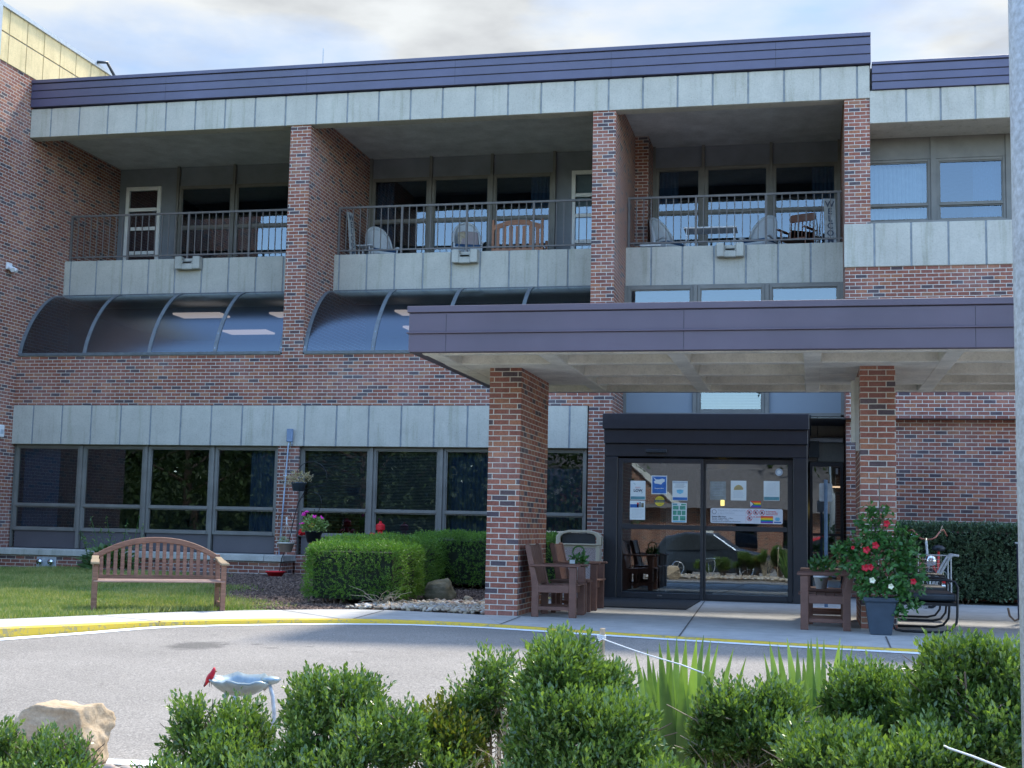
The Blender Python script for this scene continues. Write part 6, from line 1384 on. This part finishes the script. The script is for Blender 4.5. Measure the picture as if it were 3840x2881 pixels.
P = np.stack([RNG.uniform(-75, 45, 36000), RNG.uniform(-44, -38, 36000), RNG.uniform(-1.5, 1, 36000)], 1); top_ = np.array([10.5+3*mnoise.noise(Vector((x*.12, 0, 0)))+1.5*mnoise.noise(Vector((x*.5, y*.5, 3))) for x, y in P[:, :2]]); P[:, 2] = -1.5+RNG.uniform(0, 1, 36000)*top_
V, F = leaf_geo(P, RNG.normal(0, 1, P.shape), RNG.normal(0, .6, P.shape)+np.array([0, .6, .5]), RNG.uniform(.8, 1.3, 36000), RNG.uniform(.6, .9, 36000), .1); o = np_mesh('tree_line', V, F, m_tree); tag(o, 'distant dark mass of trees closing the view across the drive', 'trees', kind='stuff')
t = thing('brick_house', 'low brick house with a grey gabled roof reflected in the entrance doors', 'house', (-8.5, -26, -1.2), world=True); HX0, HX1 = -14.5, 0.5
g = MB(); g.box(HX0, HX1, -34, -24, -1.2, 2.3); g.extr([(HX0+.3, 2.3), (-7, 2.3), (-7-3.3, 5.2), ], 'y', -24.2, -23.9); obj('wall', g, m_brick, t)
g = MB(); g.add([(HX0-.4, -23.5, 2.2), (HX1+.4, -23.5, 2.2), (HX1+.4, -29, 5.6), (HX0-.4, -29, 5.6), (HX0-.4, -34.5, 2.2), (HX1+.4, -34.5, 2.2)], [(0, 1, 2, 3), (3, 2, 5, 4)]); obj('roof', g, simple('grey_shingles', (.12, .11, .11), .9), t)
g = MB(); g.bar((HX0, -23.8, 2.25), (-10.3, -23.8, 5.4), .06, .25); g.bar((-10.3, -23.8, 5.4), (-6.6, -23.8, 2.2), .06, .25); obj('gable_trim', g, m_white, t)
for x in (-12.5, -3.5, -1.2): g = MB(); g.box(x, x+1.1, -23.98, -23.9, .3, 1.7); obj('window', g, m_glassd, t)
g = MB(); g.box(-5.6, -4.6, -23.99, -23.9, -1.0, 1.2); obj('door', g, m_white, t)
def car(label, loc, rz, paint, prof, glassp, L=4.6, Wd=1.82, white=False):
    t = thing('parked_car', label, 'car', loc, rz, 'cars parked across the drive'); hw = Wd/2
    n = len(prof); v = []; ys = (-hw*.94, -hw, -hw*.9, hw*.9, hw, hw*.94)
    g = MB()
    def sec(y, zs): return [(x, y, z*1.0 if z < .95 else .95+(z-.95)*zs) for x, z in prof]
    rows = [[(x, -hw*(1 if z < .95 else 1-.25*(z-.95)/.7), z) for x, z in prof], [(x, hw*(1 if z < .95 else 1-.25*(z-.95)/.7), z) for x, z in prof]]
    g.add(rows[0]+rows[1], [tuple(range(n-1, -1, -1)), tuple(range(n, 2*n))]+[(i, (i+1) % n, n+(i+1) % n, n+i) for i in range(n)]); obj('body', g, paint, t, bevel=.06, seg=3)
    for s in (-1, 1):
        g = MB(); v = [(x, s*(hw*(1-.25*(z-.95)/.7)+.004), z) for x, z in glassp]; g.add(v, [tuple(range(len(v)))]); obj('side_window', g, simple('car_glass', (.02, .025, .03), .08), t)
        for x in (-L*.30, L*.31):
            g = MB(); g.lathe([(0, -.11), (.34, -.11), (.36, -.06), (.36, .06), (.34, .11), (0, .11)], n=24); g.xf(Matrix.Translation((x, s*(hw-.08), .36)) @ Euler((pi/2, 0, 0)).to_matrix().to_4x4()); w_ = obj('wheel', g, m_blackp, t, smooth=False)
            g = MB()
            for i in range(5): a = i*2*pi/5; g.bar((x, s*(hw+.04), .36), (x+.24*cos(a), s*(hw+.04), .36+.24*sin(a)), .03, .06, up=(0, 1, 0))
            g.tube([(x+.25*cos(a*pi/10), s*(hw+.035), .36+.25*sin(a*pi/10)) for a in range(20)], .018, 5, closed=True); obj('rim', g, m_chrome, w_)
        g = MB(); g.box(L/2-.12, L/2-.02, s*(hw-.25)-.14, s*(hw-.25)+.14, .68, .82); obj('headlight', g, m_chrome, t)
        g = MB(); g.box(-L/2+.0, -L/2+.1, s*(hw-.25)-.16, s*(hw-.25)+.16, .82, .95); obj('tail_light', g, m_redp, t)
    g = MB(); g.bar(glassp[0][0:1]+(-hw*.99,)+glassp[0][1:2] if False else (glassp[0][0], -hw*.99, .98), (glassp[-1][0], -hw*.99, .98), .01, .03); obj('window_trim', g, m_chrome, t)
    return t
suv = [(-2.25, .25), (-2.3, .75), (-2.2, 1.05), (-1.9, 1.5), (-1.2, 1.66), (0.2, 1.66), (1.05, 1.1), (2.1, .92), (2.3, .7), (2.28, .25)]; suvg = [(-1.85, 1.05), (-1.6, 1.42), (-1.1, 1.55), (.15, 1.55), (.9, 1.08)]
car('grey SUV reflected in the entrance doors', (-3.6, -7.5, zroad(0, -7.5)), pi*0+.05, simple('graphite_car_paint', (.045, .06, .08), .25, metal=.5), suv, suvg)
car('red car partly reflected at the right edge of the right door', (1.6, -9.2, zroad(0, -9)), .05, simple('red_car_paint', (.45, .02, .03), .25), suv, suvg)
car('white van reflected in the window beside the left brick column', (-10.0, -9.0, zroad(0, -9)), .0, simple('white_car_paint', (.7, .7, .7), .3), [(-2.4, .3), (-2.45, 1.9), (1.0, 1.95), (1.7, 1.15), (2.4, 1.0), (2.45, .3)], [(-.2, 1.1), (-.2, 1.65), (.95, 1.65), (1.4, 1.15)])
